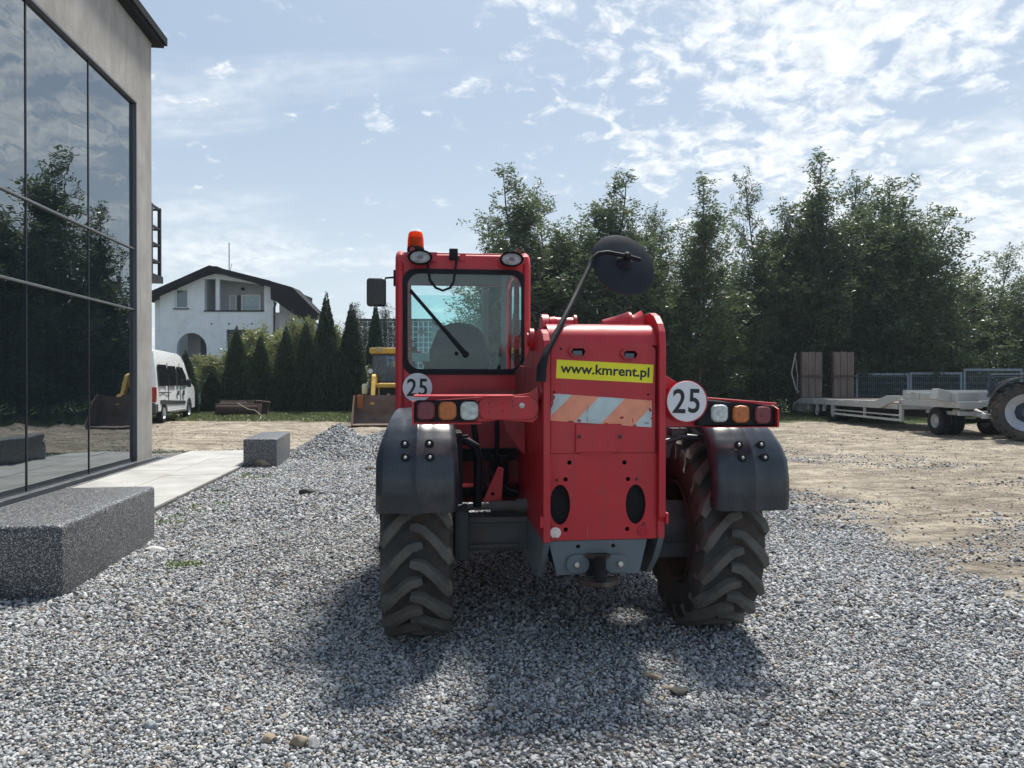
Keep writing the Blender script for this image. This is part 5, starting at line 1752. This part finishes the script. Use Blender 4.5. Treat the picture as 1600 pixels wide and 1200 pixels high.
MB().box(L_(366, 0)[0], L_(392, 0)[0], 1.49, 1.50, L_(0, 483)[1], L_(0, 476.5)[1]).box(L_(366, 0)[0], L_(392, 0)[0], 1.49, 1.50, L_(0, 476)[1], L_(0, 458)[1]).build('pane', mat('blind_pane', (0.34, 0.44, 0.45), 0.25, 0.1), f)
MB().box(L_(357, 0)[0], L_(362, 0)[0], 1.50, 1.54, L_(0, 486)[1], L_(0, 457)[1]).build('shutter', mat('brown_shutter', (0.07, 0.055, 0.045), 0.7), house)
MB().box(L_(354, 0)[0], L_(393, 0)[0], 0.20, 0.24, L_(0, 545)[1], L_(0, 514)[1]).build('window', mat('dark_window', (0.012, 0.013, 0.016), 0.2), house)
MB().box(L_(294, 0)[0], L_(322, 0)[0], 1.80, 1.88, 0, L_(0, 527)[1]).build('porch_door', mat('dark_door', (0.06, 0.062, 0.07), 0.5), house)
MB().lathe([(1.38, 0), (1.38, 0.09), (1.48, 0.10), (1.50, 0.0)], c=(L_(366, 0)[0], 0, L_(0, 447)[1]), axis='y', n=12).build('wall_lamp', void, house)
# roof: two slopes seen from the gable, the right one runs lower with a deep eave
rf = MB()
pk = L_(335, 417.5)
lft = L_(232, 463)
mid = L_(428, 441)
mid2 = L_(462, 451)
end = L_(504, 491)
th_ = 0.32
rf.plate([lft, (lft[0], lft[1] - th_), (pk[0], pk[1] - th_), (mid[0], mid[1] - th_ - 0.04), (mid[0] + 0.02, mid[1]), pk], 9.4, -0.75)
rf.plate([(mid[0] + 0.025, mid[1] - 0.02), L_(429.5, 470), L_(437, 473), L_(479, 503), L_(503, 492), (mid2[0], mid2[1])], 1.7, -0.75)
rf = rf.build('roof', rooft, house)
MB().box(L_(333, 0)[0], L_(339, 0)[0], 0, 9, pk[1] - 0.04, pk[1] + 0.06).build('ridge', rooft, rf)
MB().tube([(L_(434, 0)[0], -0.3, L_(0, 474)[1]), (L_(429.5, 0)[0], -0.12, L_(0, 482)[1]), (L_(429.5, 0)[0], -0.08, 0.0)], 0.06, n=8).build('downpipe', mat('brown_pipe', (0.06, 0.035, 0.03), 0.5), house)
MB().tube([L_(348.5, 0)[:1] + (1.0, L_(0, 420)[1]), L_(348.5, 0)[:1] + (1.0, L_(0, 375)[1])], 0.028, n=6).tube([(L_(340, 0)[0], 2.0, L_(0, 418)[1]), (L_(343, 0)[0], 2.0, L_(0, 404)[1])], 0.015, n=5).build('aerial', void, house)
for px in (331, 358, 394):
    MB().lathe([(-0.03, 0), (-0.03, 0.05), (-0.001, 0.05)], c=(L_(px, 0)[0], 0, L_(0, 506)[1]), axis='y', n=8).build('vent_cap', void, house)

# ------------------------------------------------------------------ lattice clad hall far behind
hall = thing('lattice_hall', 'low grey hall clad in a white lattice, behind the loader and seen through the cab', 'building', (-13.0, 58, 0), 0)
MB().box(0.7, 6.6, 0.35, 14, 0, 6.2).build('wall', mat('hall_grey', (0.10, 0.115, 0.13), 0.8), hall)
lt = MB()
for i in range(15):
    x = 0.8 + i * 0.4
    lt.box(x - 0.045, x + 0.045, 0.10, 0.16, 0.3, 6.3)
for i in range(15):
    z = 0.5 + i * 0.41
    lt.box(0.65, 6.65, 0.17, 0.23, z - 0.04, z + 0.04)
lt.build('lattice', mat('lattice_white', (0.62, 0.66, 0.70), 0.6), hall)['kind'] = 'stuff'
MB().box(0.6, 6.8, 0.0, 14, 6.31, 6.45).build('roof', void, hall)

# ------------------------------------------------------------------ white van
vpaint = mat('van_white', (0.74, 0.75, 0.76), 0.28, vary=0.04, coat=0.4)
vglass = mat('van_dark_glass', (0.012, 0.014, 0.017), 0.05, spec=0.9)
vblk = mat('van_bumper', (0.04, 0.042, 0.046), 0.6)
van = thing('white_van', 'white high roof minibus van parked beside the glass building, seen from its rear corner', 'van', (-13.75, 26.2, 0), R(8.5))
van.scale = (1, 1, 1.07)
# side outline (y forward, z)
SO = [(0.0, 0.42), (0.02, 1.0), (0.06, 1.6), (0.16, 2.30), (0.28, 2.47), (0.5, 2.52), (3.0, 2.46), (3.45, 2.38), (3.75, 2.20), (4.15, 1.62), (4.35, 1.45), (4.95, 1.20), (5.05, 0.95), (5.05, 0.42),
      (4.62, 0.40)] + [(4.23 + 0.39 * math.cos(R(a)), 0.42 + 0.39 * math.sin(R(a))) for a in range(10, 171, 20)] + [(3.8, 0.38), (1.40, 0.38)] + [(1.0 + 0.39 * math.cos(R(a)), 0.42 + 0.39 * math.sin(R(a))) for a in range(10, 171, 20)] + [(0.6, 0.42)]
b = bmesh.new()
n_ = len(SO)
rings = []
for x, ins in ((-1.0, 0.045), (-0.975, 0.0), (0.975, 0.0), (1.0, 0.045)):
    ring = []
    for (y, z) in SO:
        tum = 0.13 * max(0, (z - 1.2) / 1.3) ** 1.5
        xx = x * (1 - tum)
        cy_, cz_ = 2.5, 1.3
        yy = y + (cy_ - y) * ins * 0.15
        z2 = z - (ins if z > 2.0 else 0)
        ring.append(b.verts.new((xx, yy, z2)))
    rings.append(ring)
for A, B in zip(rings, rings[1:]):
    for k in range(n_):
        b.faces.new((A[k], A[(k + 1) % n_], B[(k + 1) % n_], B[k]))
for ring in (rings[0], rings[-1]):
    f_ = b.faces.new(ring)
bmesh.ops.triangulate(b, faces=[f for f in b.faces if len(f.verts) > 4])
vb = MB()
vb._merge(b)
vb.build('body', vpaint, van, smooth=True, angle=30)


def vside(px, pz, s):
    return (1 - 0.13 * max(0, (pz - 1.2) / 1.3) ** 1.5) * s


def side_panel(name, pts, m_, off=0.004, parent=None, t_=0.01):
    """thin panel following the leaning right side of the van"""
    b = bmesh.new()
    A = [b.verts.new((vside(0, z, 1.0) + off, y, z)) for y, z in pts]
    B = [b.verts.new((vside(0, z, 1.0) + off - t_ - 0.01, y, z)) for y, z in pts]
    b.faces.new(A)
    b.faces.new(list(reversed(B)))
    for k in range(len(A)):
        j = (k + 1) % len(A)
        b.faces.new((A[k], B[k], B[j], A[j]))
    q = MB()
    q._merge(b)
    return q.build(name, m_, parent or van)


def wpts(y0, y1, z0, z1, sk=0.0):
    return [(y0, z0), (y1, z0), (y1 + sk * (z1 - z0), (z0 + z1) / 2), (y1 + sk * (z1 - z0) * 2, z1), (y0 + 0.0, z1), (y0, (z0 + z1) / 2)]


side_panel('window', wpts(0.42, 1.42, 1.28, 2.02), vglass)
side_panel('window', wpts(1.62, 2.50, 1.28, 1.99), vglass)
side_panel('window', wpts(2.66, 3.02, 1.28, 1.97), vglass)
side_panel('window', [(3.12, 1.28), (3.95, 1.30), (3.80, 1.65), (3.45, 1.95), (3.12, 1.97)], vglass)
side_panel('side_trim', [(0.55, 0.80), (3.7, 0.70), (3.7, 0.60), (0.62, 0.64)], vblk, off=0.012)
side_panel('door_rail', [(0.40, 1.075), (1.75, 1.055), (1.75, 1.02), (0.40, 1.035)], vblk, off=0.008)
for y in (1.56, 3.07):
    side_panel('door_gap', [(y, 0.62), (y + 0.012, 0.62), (y + 0.012, 2.1), (y, 2.1)], void, off=0.003)
for y in (2.62, 3.35):
    side_panel('door_handle', [(y, 0.93), (y + 0.16, 0.93), (y + 0.16, 1.09), (y, 1.09)], vblk, off=0.02, t_=0.02)
MB().box(-0.84, 0.80, -0.012, 0.03, 1.35, 2.05, bev=0.01, M=Matrix.Translation((0, 0.085, 0)) @ Matrix.Rotation(R(-7.5), 4, 'X') @ Matrix.Translation((0, 0.14, 0.02))).build('rear_window', vglass, van)
MB().box(-0.98, 1.0, -0.10, 0.35, 0.36, 0.72, bev=0.05, seg=3).build('rear_bumper', vblk, van, smooth=True)
for s_ in (-1, 1):
    tl2 = MB().box(0.87 * s_ if s_ > 0 else -1.0, 1.0 if s_ > 0 else -0.87, -0.015, 0.14, 0.74, 1.24, bev=0.015)
    tl2.build('tail_lamp', mat('tail_lamp_red', (0.28, 0.01, 0.012), 0.15, vary=0.2), van)
MB().box(0.70, 0.80, -0.115, -0.095, 0.55, 0.66).build('fog_lamp', red_r, van)
MB().tube([(1.03, 1.75, 0.36), (1.03, 3.6, 0.36)], 0.055, n=10).build('side_step', mat('step_chrome', (0.7, 0.7, 0.7), 0.25, 0.8), van, smooth=True)
MB().box(1.03, 1.20, 3.72, 3.80, 1.22, 1.52, bev=0.03).tube([(0.98, 3.8, 1.3), (1.1, 3.78, 1.3)], 0.02).build('door_mirror', vblk, van, smooth=True)


def small_wheel(parent, x, y, r, w_, side=1, rimc=None, rr=0.58):
    wl_ = MB().lathe([(-w_ * 0.3, r * rr), (-w_ * 0.42, r * rr), (w_ * 0.42 * 0, r * rr * 0.9), (w_ * 0.2, r * rr * 0.75), (w_ * 0.28, r * rr * 0.5), (w_ * 0.38, r * 0.18), (w_ * 0.38, 0.0), (w_ * 0.1, 0), (w_ * 0.1, r * rr * 0.4), (0, r * rr * 0.8), (w_ * 0.44, r * rr * 0.97), (w_ * 0.46, r * rr), (0, r * rr * 1.02)], axis='x', n=28, close=True)
    wl_ = wl_.build('wheel', rimc or alu, parent, smooth=True)
    wl_.location = (x, y, r)
    wl_.rotation_euler = (0, 0, 0 if side > 0 else math.pi)
    MB().lathe([(-w_ * 0.42, r * rr), (-w_ * 0.5, r * 0.75), (-w_ * 0.47, r * 0.93), (-w_ * 0.36, r), (w_ * 0.36, r), (w_ * 0.47, r * 0.93), (w_ * 0.5, r * 0.75), (w_ * 0.42, r * rr)], axis='x', n=36, close=True).build('tyre', rub, wl_, smooth=True)
    return wl_


for (x, y, s_) in ((0.90, 1.0, 1), (0.90, 4.23, 1), (-0.90, 1.0, -1), (-0.90, 4.23, -1)):
    small_wheel(van, x, y, 0.335, 0.21, s_)
MB().box(-0.85, 0.85, 0.2, 4.8, 0.30, 0.42).build('underbody', void, van)

# ------------------------------------------------------------------ scrap pipes
pipe_m = mat('rusted_pipe', (0.045, 0.028, 0.024), 0.85, vary=0.4, vscale=8, bump=0.4, bscale=40, dirt=(0.11, 0.05, 0.03), dirt_amt=0.4)
X1, D1 = at(342, 658)[0], 32.5


def trough(label, c, L, r, rz, el=0.0):
    b = MB()
    prof = [(-L / 2, 0)] + []
    b.lathe([(-L / 2, r), (L / 2, r), (L / 2, r * 0.9), (-L / 2, r * 0.9)], n=26, close=True)
    b.box(-L / 2 - 0.02, -L / 2, -r * 1.05, r * 1.05, -r, r * 1.02).box(L / 2, L / 2 + 0.02, -r * 1.05, r * 1.05, -r, r * 1.02)
    b.box(-L / 2, L / 2, -r * 1.05, -r * 0.9, r * 0.86, r * 1.0)
    o = b.build('scrap_pipe', pipe_m, smooth=True)
    o.location = (c[0], c[1], r - 0.02)
    o.rotation_euler = (0, el, rz)
    return tag(o, label, 'pipe', 'rusty steel scrap on the grass')


trough('long rusty steel pipe lying in front on the grass below the conifers', ((373 - 800) / 1150 * 31.5, 31.5), 1.75, 0.30, R(3))
trough('rusty steel pipe lying behind the front one', ((370 - 800) / 1150 * 32.6, 32.6), 1.25, 0.36, R(-2))
o = MB().box(-0.26, 0.26, -0.25, 0.25, 0.0, 0.62, bev=0.01).box(-0.3, 0.3, -0.28, 0.28, 0.62, 0.68).build('scrap_box', pipe_m)
o.location = ((408 - 800) / 1150 * 32.2, 32.2, 0)
o.rotation_euler = (0, 0.12, 0.2)
tag(o, 'small rusty open box standing at the right end of the scrap pipes', 'box')
o = MB().tube([(-11.6, 31.1, 0.62), (-11.35, 31.0, 0.50), (-11.1, 31.0, 0.36), (-10.8, 30.9, 0.33), (-10.5, 30.8, 0.12), (-10.3, 30.7, 0.03)], 0.014, n=6).build('rope', mat('pale_rope', (0.55, 0.50, 0.38), 0.8), smooth=True)
tag(o, 'thin pale rope trailing from the front scrap pipe to the grass', 'rope')

# ------------------------------------------------------------------ yellow backhoe loader
yelp = mat('loader_yellow', (0.52, 0.32, 0.035), 0.5, vary=0.2, vscale=5, dirt=(0.16, 0.09, 0.05), dirt_amt=0.4)
rustb = mat('rusty_bucket', (0.115, 0.065, 0.045), 0.8, vary=0.35, vscale=4, dirt=(0.16, 0.135, 0.125), dirt_amt=0.6, dscale=2.2)
ld = thing('backhoe_loader', 'yellow backhoe loader with rusty front bucket standing behind the red machine', 'loader', (-4.25, 25.2, 0), R(7))
bk = MB()
BP = [(-0.62, 0.08), (-0.50, 0.02), (0.15, 0.02), (0.38, 0.12), (0.50, 0.35), (0.50, 1.02), (0.45, 1.06), (0.44, 0.95), (0.42, 0.40), (0.30, 0.18), (0.10, 0.10), (-0.50, 0.10)]
bk.plate(BP, 2.30, -1.15, 'side')
SD = [(-0.62, 0.10), (-0.50, 0.02), (0.15, 0.02), (0.38, 0.12), (0.50, 0.35), (0.50, 1.04), (0.30, 1.06), (-0.10, 0.70)]
bk.plate(SD, 0.03, -1.181, 'side').plate(SD, 0.03, 1.151, 'side')
bk = bk.build('bucket', rustb, ld)
MB().box(-1.06, -0.88, 0.30, 0.43, 0.62, 1.07, bev=0.01).build('bucket_plate', mat('rust_orange', (0.32, 0.10, 0.02), 0.8, vary=0.4, vscale=8), bk)
MB().box(-1.17, 1.17, -0.64, -0.50, 0.0, 0.03).build('cutting_edge', rust, bk)
for s_ in (-1, 1):
    MB().plate([(0.4, 0.75), (0.55, 1.0), (1.1, 1.72), (1.35, 1.80), (2.4, 1.45), (2.35, 1.28), (1.3, 1.55), (0.75, 0.9), (0.6, 0.6)], 0.14, s_ * 0.55 - 0.07, 'side', bev=0.01).build('loader_arm', yelp, ld)
MB().box(-0.60, 0.60, 1.00, 1.12, 1.32, 1.46, bev=0.03).build('cross_tube', yelp, ld)
MB().box(-0.40, 0.40, 1.35, 2.6, 0.72, 1.48, bev=0.05).build('bonnet', yelp, ld)
MB().box(-0.36, 0.36, 1.325, 1.348, 0.85, 1.40).build('grille', void, ld)
MB().plate([(-0.10, 1.02), (-0.04, 1.12), (0.02, 1.02), (-0.04, 0.96)], 0.01, 1.31, holes=[[(-0.07, 1.02), (-0.04, 1.08), (-0.01, 1.02), (-0.04, 0.99)]]).build('badge', white_s, ld)
CP = [(-0.78, 1.45), (0.78, 1.45), (0.70, 2.58), (-0.70, 2.58)]
cb = MB().plate(CP, 0.06, 2.6, holes=[[(-0.70, 1.55), (0.70, 1.55), (0.64, 2.50), (-0.64, 2.50)]])
cb.plate([(-0.80, 0.7), (0.80, 0.7), (0.78, 1.45), (-0.78, 1.45)], 0.05, 2.6)
for s_ in (-1, 1):
    cb.tube([(s_ * 0.74, 2.66, 1.40), (s_ * 0.62, 2.68, 2.50)], 0.05, n=8).tube([(s_ * 0.74, 4.1, 0.8), (s_ * 0.66, 4.1, 2.50)], 0.05, n=8)
cb.box(-0.80, -0.70, 2.66, 4.1, 0.75, 1.30).box(0.70, 0.80, 2.66, 4.1, 0.75, 1.30).box(-0.7, 0.7, 4.06, 4.12, 0.75, 1.4)
cb.build('cab_frame', mat('loader_dark', (0.03, 0.032, 0.038), 0.6), ld)
MB().plate([(-0.72, 1.53), (0.72, 1.53), (0.66, 2.52), (-0.66, 2.52)], 0.01, 2.625).build('windscreen', glass_mat('loader_glass', (0.45, 0.60, 0.72)), ld)
MB().box(-0.25, 0.25, 3.35, 3.5, 1.3, 2.1, bev=0.05).build('seat', rub, ld)
MB().box(-0.80, 0.80, 2.5, 4.2, 2.58, 2.80, bev=0.05).build('roof', yelp, ld)
for x in (-0.42, 0.42):
    MB().box(x - 0.12, x + 0.12, 2.42, 2.52, 2.64, 2.82, bev=0.02).build('work_lamp', mat('lamp_yellow_box', (0.35, 0.28, 0.12), 0.5), ld)
for s_ in (-1, 1):
    small_wheel(ld, s_ * 0.80, 1.75, 0.48, 0.32, s_, yelp)
    small_wheel(ld, s_ * 0.85, 3.9, 0.70, 0.46, s_, yelp)
    MB().tube([(s_ * 0.84, 2.7, 1.72), (s_ * 0.90, 2.62, 1.98)], 0.02).lathe([(2.58, 0), (2.58, 0.09), (2.64, 0.07), (2.64, 0)], c=(s_ * 0.76, 0, 1.93), axis='y', n=14).build('front_lamp', alu, ld)
MB().box(-1.08, -0.86, 2.55, 3.0, 1.05, 1.45, bev=0.07, seg=3).build('fluid_tank', mat('cream_tank', (0.62, 0.60, 0.38), 0.4), ld, smooth=True)
MB().tube([(0, 4.2, 1.0), (0, 4.9, 2.3), (0, 5.6, 1.4)], 0.10, n=8).tube([(0, 5.6, 1.4), (0, 5.3, 0.7)], 0.08, n=8).build('backhoe_arm', yelp, ld)

# ------------------------------------------------------------------ low loader trailer
twh = mat('trailer_white', (0.40, 0.41, 0.41), 0.6, vary=0.08, vscale=4, dirt=(0.16, 0.09, 0.055), dirt_amt=0.12, dscale=11)
plank = mat('grey_plank', (0.155, 0.118, 0.102), 0.85, vary=0.3, vscale=6, stretch=(1, 1, 0.15), bump=0.3, bscale=30)
trl = thing('low_loader_trailer', 'long white low loader trailer with raised wooden ramps parked before the trees', 'trailer', (12.15, 21.3, 0), R(-0.5))
# local: x to the right across the trailer, y away along it (the drawbar end is nearest, y < 0)
dk = MB()
dk.box(0.0, 2.4, 1.95, 10.0, 0.66, 0.80)
dk.build('deck_frame', twh, trl)
for i in range(8):
    MB().box(0.08 + i * 0.285, 0.08 + i * 0.285 + 0.27, 1.95, 9.9, 0.805, 0.85).build('plank', plank, trl)
sb = MB().plate([(1.6, 0.92), (1.95, 0.92), (2.9, 0.66), (10.1, 0.62), (10.35, 0.50), (10.6, 0.28), (10.45, 0.62), (9.6, 0.84), (3.2, 0.90), (2.4, 1.08), (1.6, 1.10)], 0.10, -0.105, 'side', bev=0.008)
sb.build('side_beam', twh, trl)
MB().plate([(1.6, 0.92), (1.95, 0.92), (2.9, 0.66), (10.1, 0.62), (10.35, 0.50), (9.6, 0.84), (3.2, 0.90), (2.4, 1.08), (1.6, 1.10)], 0.10, 2.405, 'side').build('side_beam', twh, trl)
for y in (4.3, 5.4, 6.5):
    MB().box(-0.125, -0.108, y, y + 0.5, 0.70, 0.84, bev=0.004).build('side_locker', twh, trl)
# guard frame
gd = MB().box(-0.12, -0.04, 1.45, 1.60, 0.30, 0.92).box(-0.12, -0.05, 1.6, 6.6, 0.30, 0.37).box(-0.12, -0.05, 1.6, 6.6, 0.46, 0.50).box(-0.12, -0.05, 6.5, 6.58, 0.30, 0.66).box(-0.12, -0.05, 3.9, 3.97, 0.37, 0.66)
gd.build('side_guard', twh, trl)
# raised front
rd = MB().plate([(-0.12, 1.6), (-0.12, -1.55), (0.50, -1.55), (0.9, -0.4), (2.45, -0.4), (2.45, 1.6)], 0.17, 0.82, 'flat', bev=0.008)
rd.build('front_deck', twh, trl)
MB().box(-0.10, 2.42, 1.3, 1.42, 0.995, 1.27).box(-0.10, -0.04, -1.4, 1.3, 0.995, 1.22).box(2.36, 2.42, -0.3, 1.3, 0.995, 1.22).box(-0.10, 0.45, -1.46, -1.40, 0.995, 1.24).box(0.85, 2.42, -0.36, -0.3, 0.995, 1.24).build('side_board', twh, trl)
for y0, y1 in ((0.45, 1.15), (-0.75, 0.30)):
    MB().box(-0.125, -0.102, y0, y1, 1.02, 1.20, bev=0.006).build('locker', twh, trl)
    MB().box(-0.130, -0.126, (y0 + y1) / 2 - 0.10, (y0 + y1) / 2 + 0.1, 1.185, 1.20).build('rust_mark', rust, trl)
lk = MB().box(-0.42, 0.10, -1.15, -0.80, -0.15, 0.15, bev=0.01, M=Matrix.Translation((-0.06, 0.02, 1.10)) @ Matrix.Rotation(R(14), 4, 'Y'))
lk.build('chock_box', twh, trl)
for q in (0, 1):
    MB().box(-0.12, 0.12, -0.045, 0.045, 0.151, 0.165, M=Matrix.Translation((-0.10 - q * 0.22 + 0.05, -0.95, 1.11 + q * 0.05 - 0.03)) @ Matrix.Rotation(R(14), 4, 'Y')).build('vent_slot', void, trl)
MB().tube([(0.9, -0.6, 0.72), (0.45, -1.75, 0.62)], 0.06).tube([(0.3, -0.6, 0.72), (0.4, -1.75, 0.62)], 0.06).box(0.25, 2.0, -0.75, 0.75, 0.60, 0.70).box(-0.1, 0.5, -1.5, -1.4, 0.62, 0.72).lathe([(-0.06, 0.05), (-0.06, 0.12), (0.06, 0.12), (0.06, 0.05)], c=(0.43, -1.8, 0.62), axis='z', n=16, close=True).build('drawbar', twh, trl)
for x in (0.22, 0.60, 1.65, 2.03):
    small_wheel(trl, x, 0.0, 0.40, 0.30, -1 if x < 1 else 1, twh, 0.5)
for y in (6.9, 8.4):
    for x in (0.22, 0.60, 1.65, 2.03):
        small_wheel(trl, x, y, 0.36, 0.30, -1 if x < 1 else 1, twh, 0.5)
    MB().plate([(y + 0.48 * math.cos(R(a)), 0.38 + 0.48 * math.sin(R(a))) for a in range(0, 181, 20)] + [(y + 0.44 * math.cos(R(a)), 0.38 + 0.44 * math.sin(R(a))) for a in range(180, -1, -20)], 0.12, -0.12, 'side').build('mudguard', twh, trl)
MB().box(0.3, 2.1, -0.06, 0.06, 0.34, 0.46).box(0.3, 2.1, 6.84, 6.96, 0.3, 0.42).box(0.3, 2.1, 8.34, 8.46, 0.3, 0.42).box(0.7, 0.85, 1.6, 10.0, 0.42, 0.65).box(1.55, 1.7, 1.6, 10, 0.42, 0.65).build('axle', void, trl)
for x0 in (0.10, 1.45):
    rm = MB().box(x0, x0 + 0.86, 10.16, 10.20, 0.80, 0.86).box(x0 - 0.04, x0 + 0.0, 10.05, 10.2, 0.80, 2.82).box(x0 - 0.02, x0 + 0.92, 10.0, 10.05, 1.72, 1.80)
    rm = rm.build('ramp', rust, trl)
    for k in range(3):
        MB().box(x0 + 0.02 + k * 0.29, x0 + 0.02 + k * 0.29 + 0.275, 10.06, 10.15, 0.86, 2.78 + 0.015 * (k % 2), bev=0.006, seg=1).build('plank', plank, rm)
MB().tube([(-0.1, 10.2, 2.75), (-0.2, 10.4, 1.9), (-0.05, 10.3, 1.2), (0.25, 10.1, 0.92)], 0.03, n=6).tube([(-0.08, 10.3, 2.6), (0.02, 10.3, 1.8), (0.0, 10.3, 1.0)], 0.02, n=6).build('chain', mat('pale_strap', (0.40, 0.40, 0.38), 0.8), trl)
MB().plate([(10.3, 0.25), (10.75, 0.30), (10.5, 0.72), (10.2, 0.78)], 0.6, 0.1, 'side').plate([(10.3, 0.25), (10.75, 0.30), (10.5, 0.72), (10.2, 0.78)], 0.6, 1.6, 'side').build('tail_flap', twh, trl)

# ------------------------------------------------------------------ tractor at the right edge
trc = thing('tractor', 'blue grey tractor mostly cut off by the right edge, its big ribbed rear wheel showing', 'tractor', (12.38, 19.1, 0), R(-30))
tb = mat('tractor_blue', (0.03, 0.045, 0.08), 0.45, vary=0.15)
grim = mat('rim_grey', (0.42, 0.45, 0.50), 0.45, 0.2, vary=0.12)


def big_wheel(x, y, r, w_, rr):
    tmx = MB()
    tyre_mesh(tmx, r, w_, r * rr, 0.05, 20, 0.075)
    root = MB().lathe([(-w_ * 0.46, r * rr), (-w_ * 0.48, r * rr * 1.03), (-w_ * 0.45, r * rr * 0.97), (-w_ * 0.36, r * rr * 0.92), (-w_ * 0.30, r * rr * 0.93), (-w_ * 0.26, r * rr * 0.83), (-w_ * 0.16, r * rr * 0.80), (-w_ * 0.13, r * rr * 0.72), (-w_ * 0.04, r * rr * 0.70), (0.0, r * rr * 0.62), (0.02, r * rr * 0.2), (0.06, r * rr * 0.2), (0.05, r * rr * 0.7), (w_ * 0.4, r * rr * 0.97)], n=56, close=True).build('wheel', grim, trc, smooth=True, angle=25)
    ty_ = tmx.build('tyre', tyre_m, root, smooth=True, angle=32)
    MB().lathe([(-w_ * 0.30, 0), (-w_ * 0.30, r * 0.16), (-w_ * 0.22, r * 0.20), (-0.02, r * 0.30), (0.0, r * 0.34), (0.03, r * 0.34), (0.03, 0)], n=10).build('hub', tb, root)
    root.rotation_euler = (0, 0, R(90))
    root.location = (x, y, r - 0.01)
    return root


big_wheel(0.80, 0, 0.765, 0.46, 0.60)
big_wheel(0.80, 1.3, 0.765, 0.46, 0.60)
big_wheel(3.25, 0.05, 0.58, 0.36, 0.58)
big_wheel(3.25, 1.25, 0.58, 0.36, 0.58)
FA = [(0.80 + 0.86 * math.cos(R(a)), 0.80 + 0.86 * math.sin(R(a))) for a in range(158, 20, -8)]
FB = [(0.80 + 0.82 * math.cos(R(a)), 0.80 + 0.82 * math.sin(R(a))) for a in range(22, 160, 8)]
for y in (-0.26, 1.04):
    MB().plate(FA + FB, 0.52, y).build('mudguard', blk, trc)
m = MB().box(0.5, 3.9, 0.40, 0.90, 0.55, 0.95, bev=0.03).box(1.9, 3.95, 0.33, 0.97, 0.96, 1.62, bev=0.08)
m.build('bonnet', tb, trc)
cabt = MB()
for (x, y) in ((0.35, 0.1), (0.35, 1.2), (1.85, 0.1), (1.85, 1.2)):
    cabt.tube([(x, y, 1.3), (x, y, 2.6)], 0.045, n=8)
cabt.box(0.2, 2.0, 0.02, 1.28, 2.58, 2.72, bev=0.04).box(0.3, 1.9, 0.15, 1.45, 1.1, 1.3)
cabt.location = None if False else None
co_ = cabt.build('cab_frame', tb, trc)
co_.location = (1.15, 0, 0)
MB().box(0.03, 0.15, 0.3, 1.3, 1.35, 1.55).tube([(0.02, 0.1, 1.3), (0.02, 0.1, 1.62)], 0.03).box(-0.03, 0.09, 0.02, 0.14, 1.62, 1.72).tube([(0.05, 0.3, 1.72), (0.9, 0.3, 1.72)], 0.02).build('rear_frame', tb, trc)

# ------------------------------------------------------------------ wire fence
fen = mat('fence_bluegrey', (0.20, 0.25, 0.31), 0.6, vary=0.12)
DF = 32.6


def fx(px):
    return (px - 800) / 1150 * DF


fence = thing('wire_fence', 'blue grey wire mesh fence panels between the trailer and the trees', 'fence', (fx(1337), DF, 0), 0)
X0 = fx(1337)
for (a, b_, zt) in ((1337, 1420, 1.90), (1421, 1503, 1.94), (1505, 1597, 2.10), (1599, 1700, 2.12)):
    xa, xb = fx(a) - X0, fx(b_) - X0
    MB().box(xa, xb, -0.03, 0.03, zt - 0.10, zt).box(xa, xb, -0.03, 0.03, 0.10, 0.18).box(xa, xa + 0.09, -0.032, 0.032, 0.0, zt).box(xb - 0.09, xb, -0.032, 0.032, 0, zt).build('panel_frame', fen, fence)
    wr = MB()
    x = xa + 0.15
    while x < xb - 0.1:
        wr.box(x - 0.005, x + 0.005, -0.006, 0.006, 0.18, zt - 0.1)
        x += 0.085
    z = 0.35
    while z < zt - 0.12:
        wr.box(xa + 0.09, xb - 0.09, 0.008, 0.018, z - 0.006, z + 0.006)
        z += 0.28
    wr.build('wire_mesh', fen, fence)['kind'] = 'stuff'

# white flecks of light things behind the fence: a pale parked vehicle
bh = thing('pale_car', 'pale car glimpsed through the leaves behind the wire fence', 'car', (fx(1400), 36.8, 0), R(5))
MB().plate([(-2.1, 0.4), (2.1, 0.4), (2.15, 0.9), (1.5, 1.0), (0.9, 1.5), (-1.0, 1.52), (-1.7, 1.0), (-2.15, 0.9)], 1.6, 0, bev=0.03).build('body', vpaint, bh)
MB().plate([(-1.5, 1.02), (1.3, 1.02), (0.8, 1.42), (-0.9, 1.44)], 0.02, -0.021).build('window', vglass, bh)
for x in (-1.3, 1.3):
    w_ = small_wheel(bh, x, 0.1, 0.31, 0.2, -1)
    w_.rotation_euler = (0, 0, R(-90))

bpy.context.view_layer.update()

# ------------------------------------------------------------------ thin haze volume added to lift the blacks of the far trees
hz_m = bpy.data.materials.new('haze_veil')
hz_m.use_nodes = True
t = NT(hz_m.node_tree)
t.t.nodes.clear()
pv = t.n('ShaderNodeVolumePrincipled')
pv.inputs['Color'].default_value = (0.72, 0.86, 1.0, 1)
pv.inputs['Density'].default_value = 0.0005
pv.inputs['Anisotropy'].default_value = 0.35
o_ = t.n('ShaderNodeOutputMaterial')
t.t.links.new(pv.outputs[0], o_.inputs['Volume'])
o = MB().box(-75, 125, -22, 262, -1.3, 14.5).build('haze', hz_m)
tag(o, 'thin pale haze volume added over the yard to lift the dark far trees', None, None, 'stuff')
bpy.context.view_layer.update()
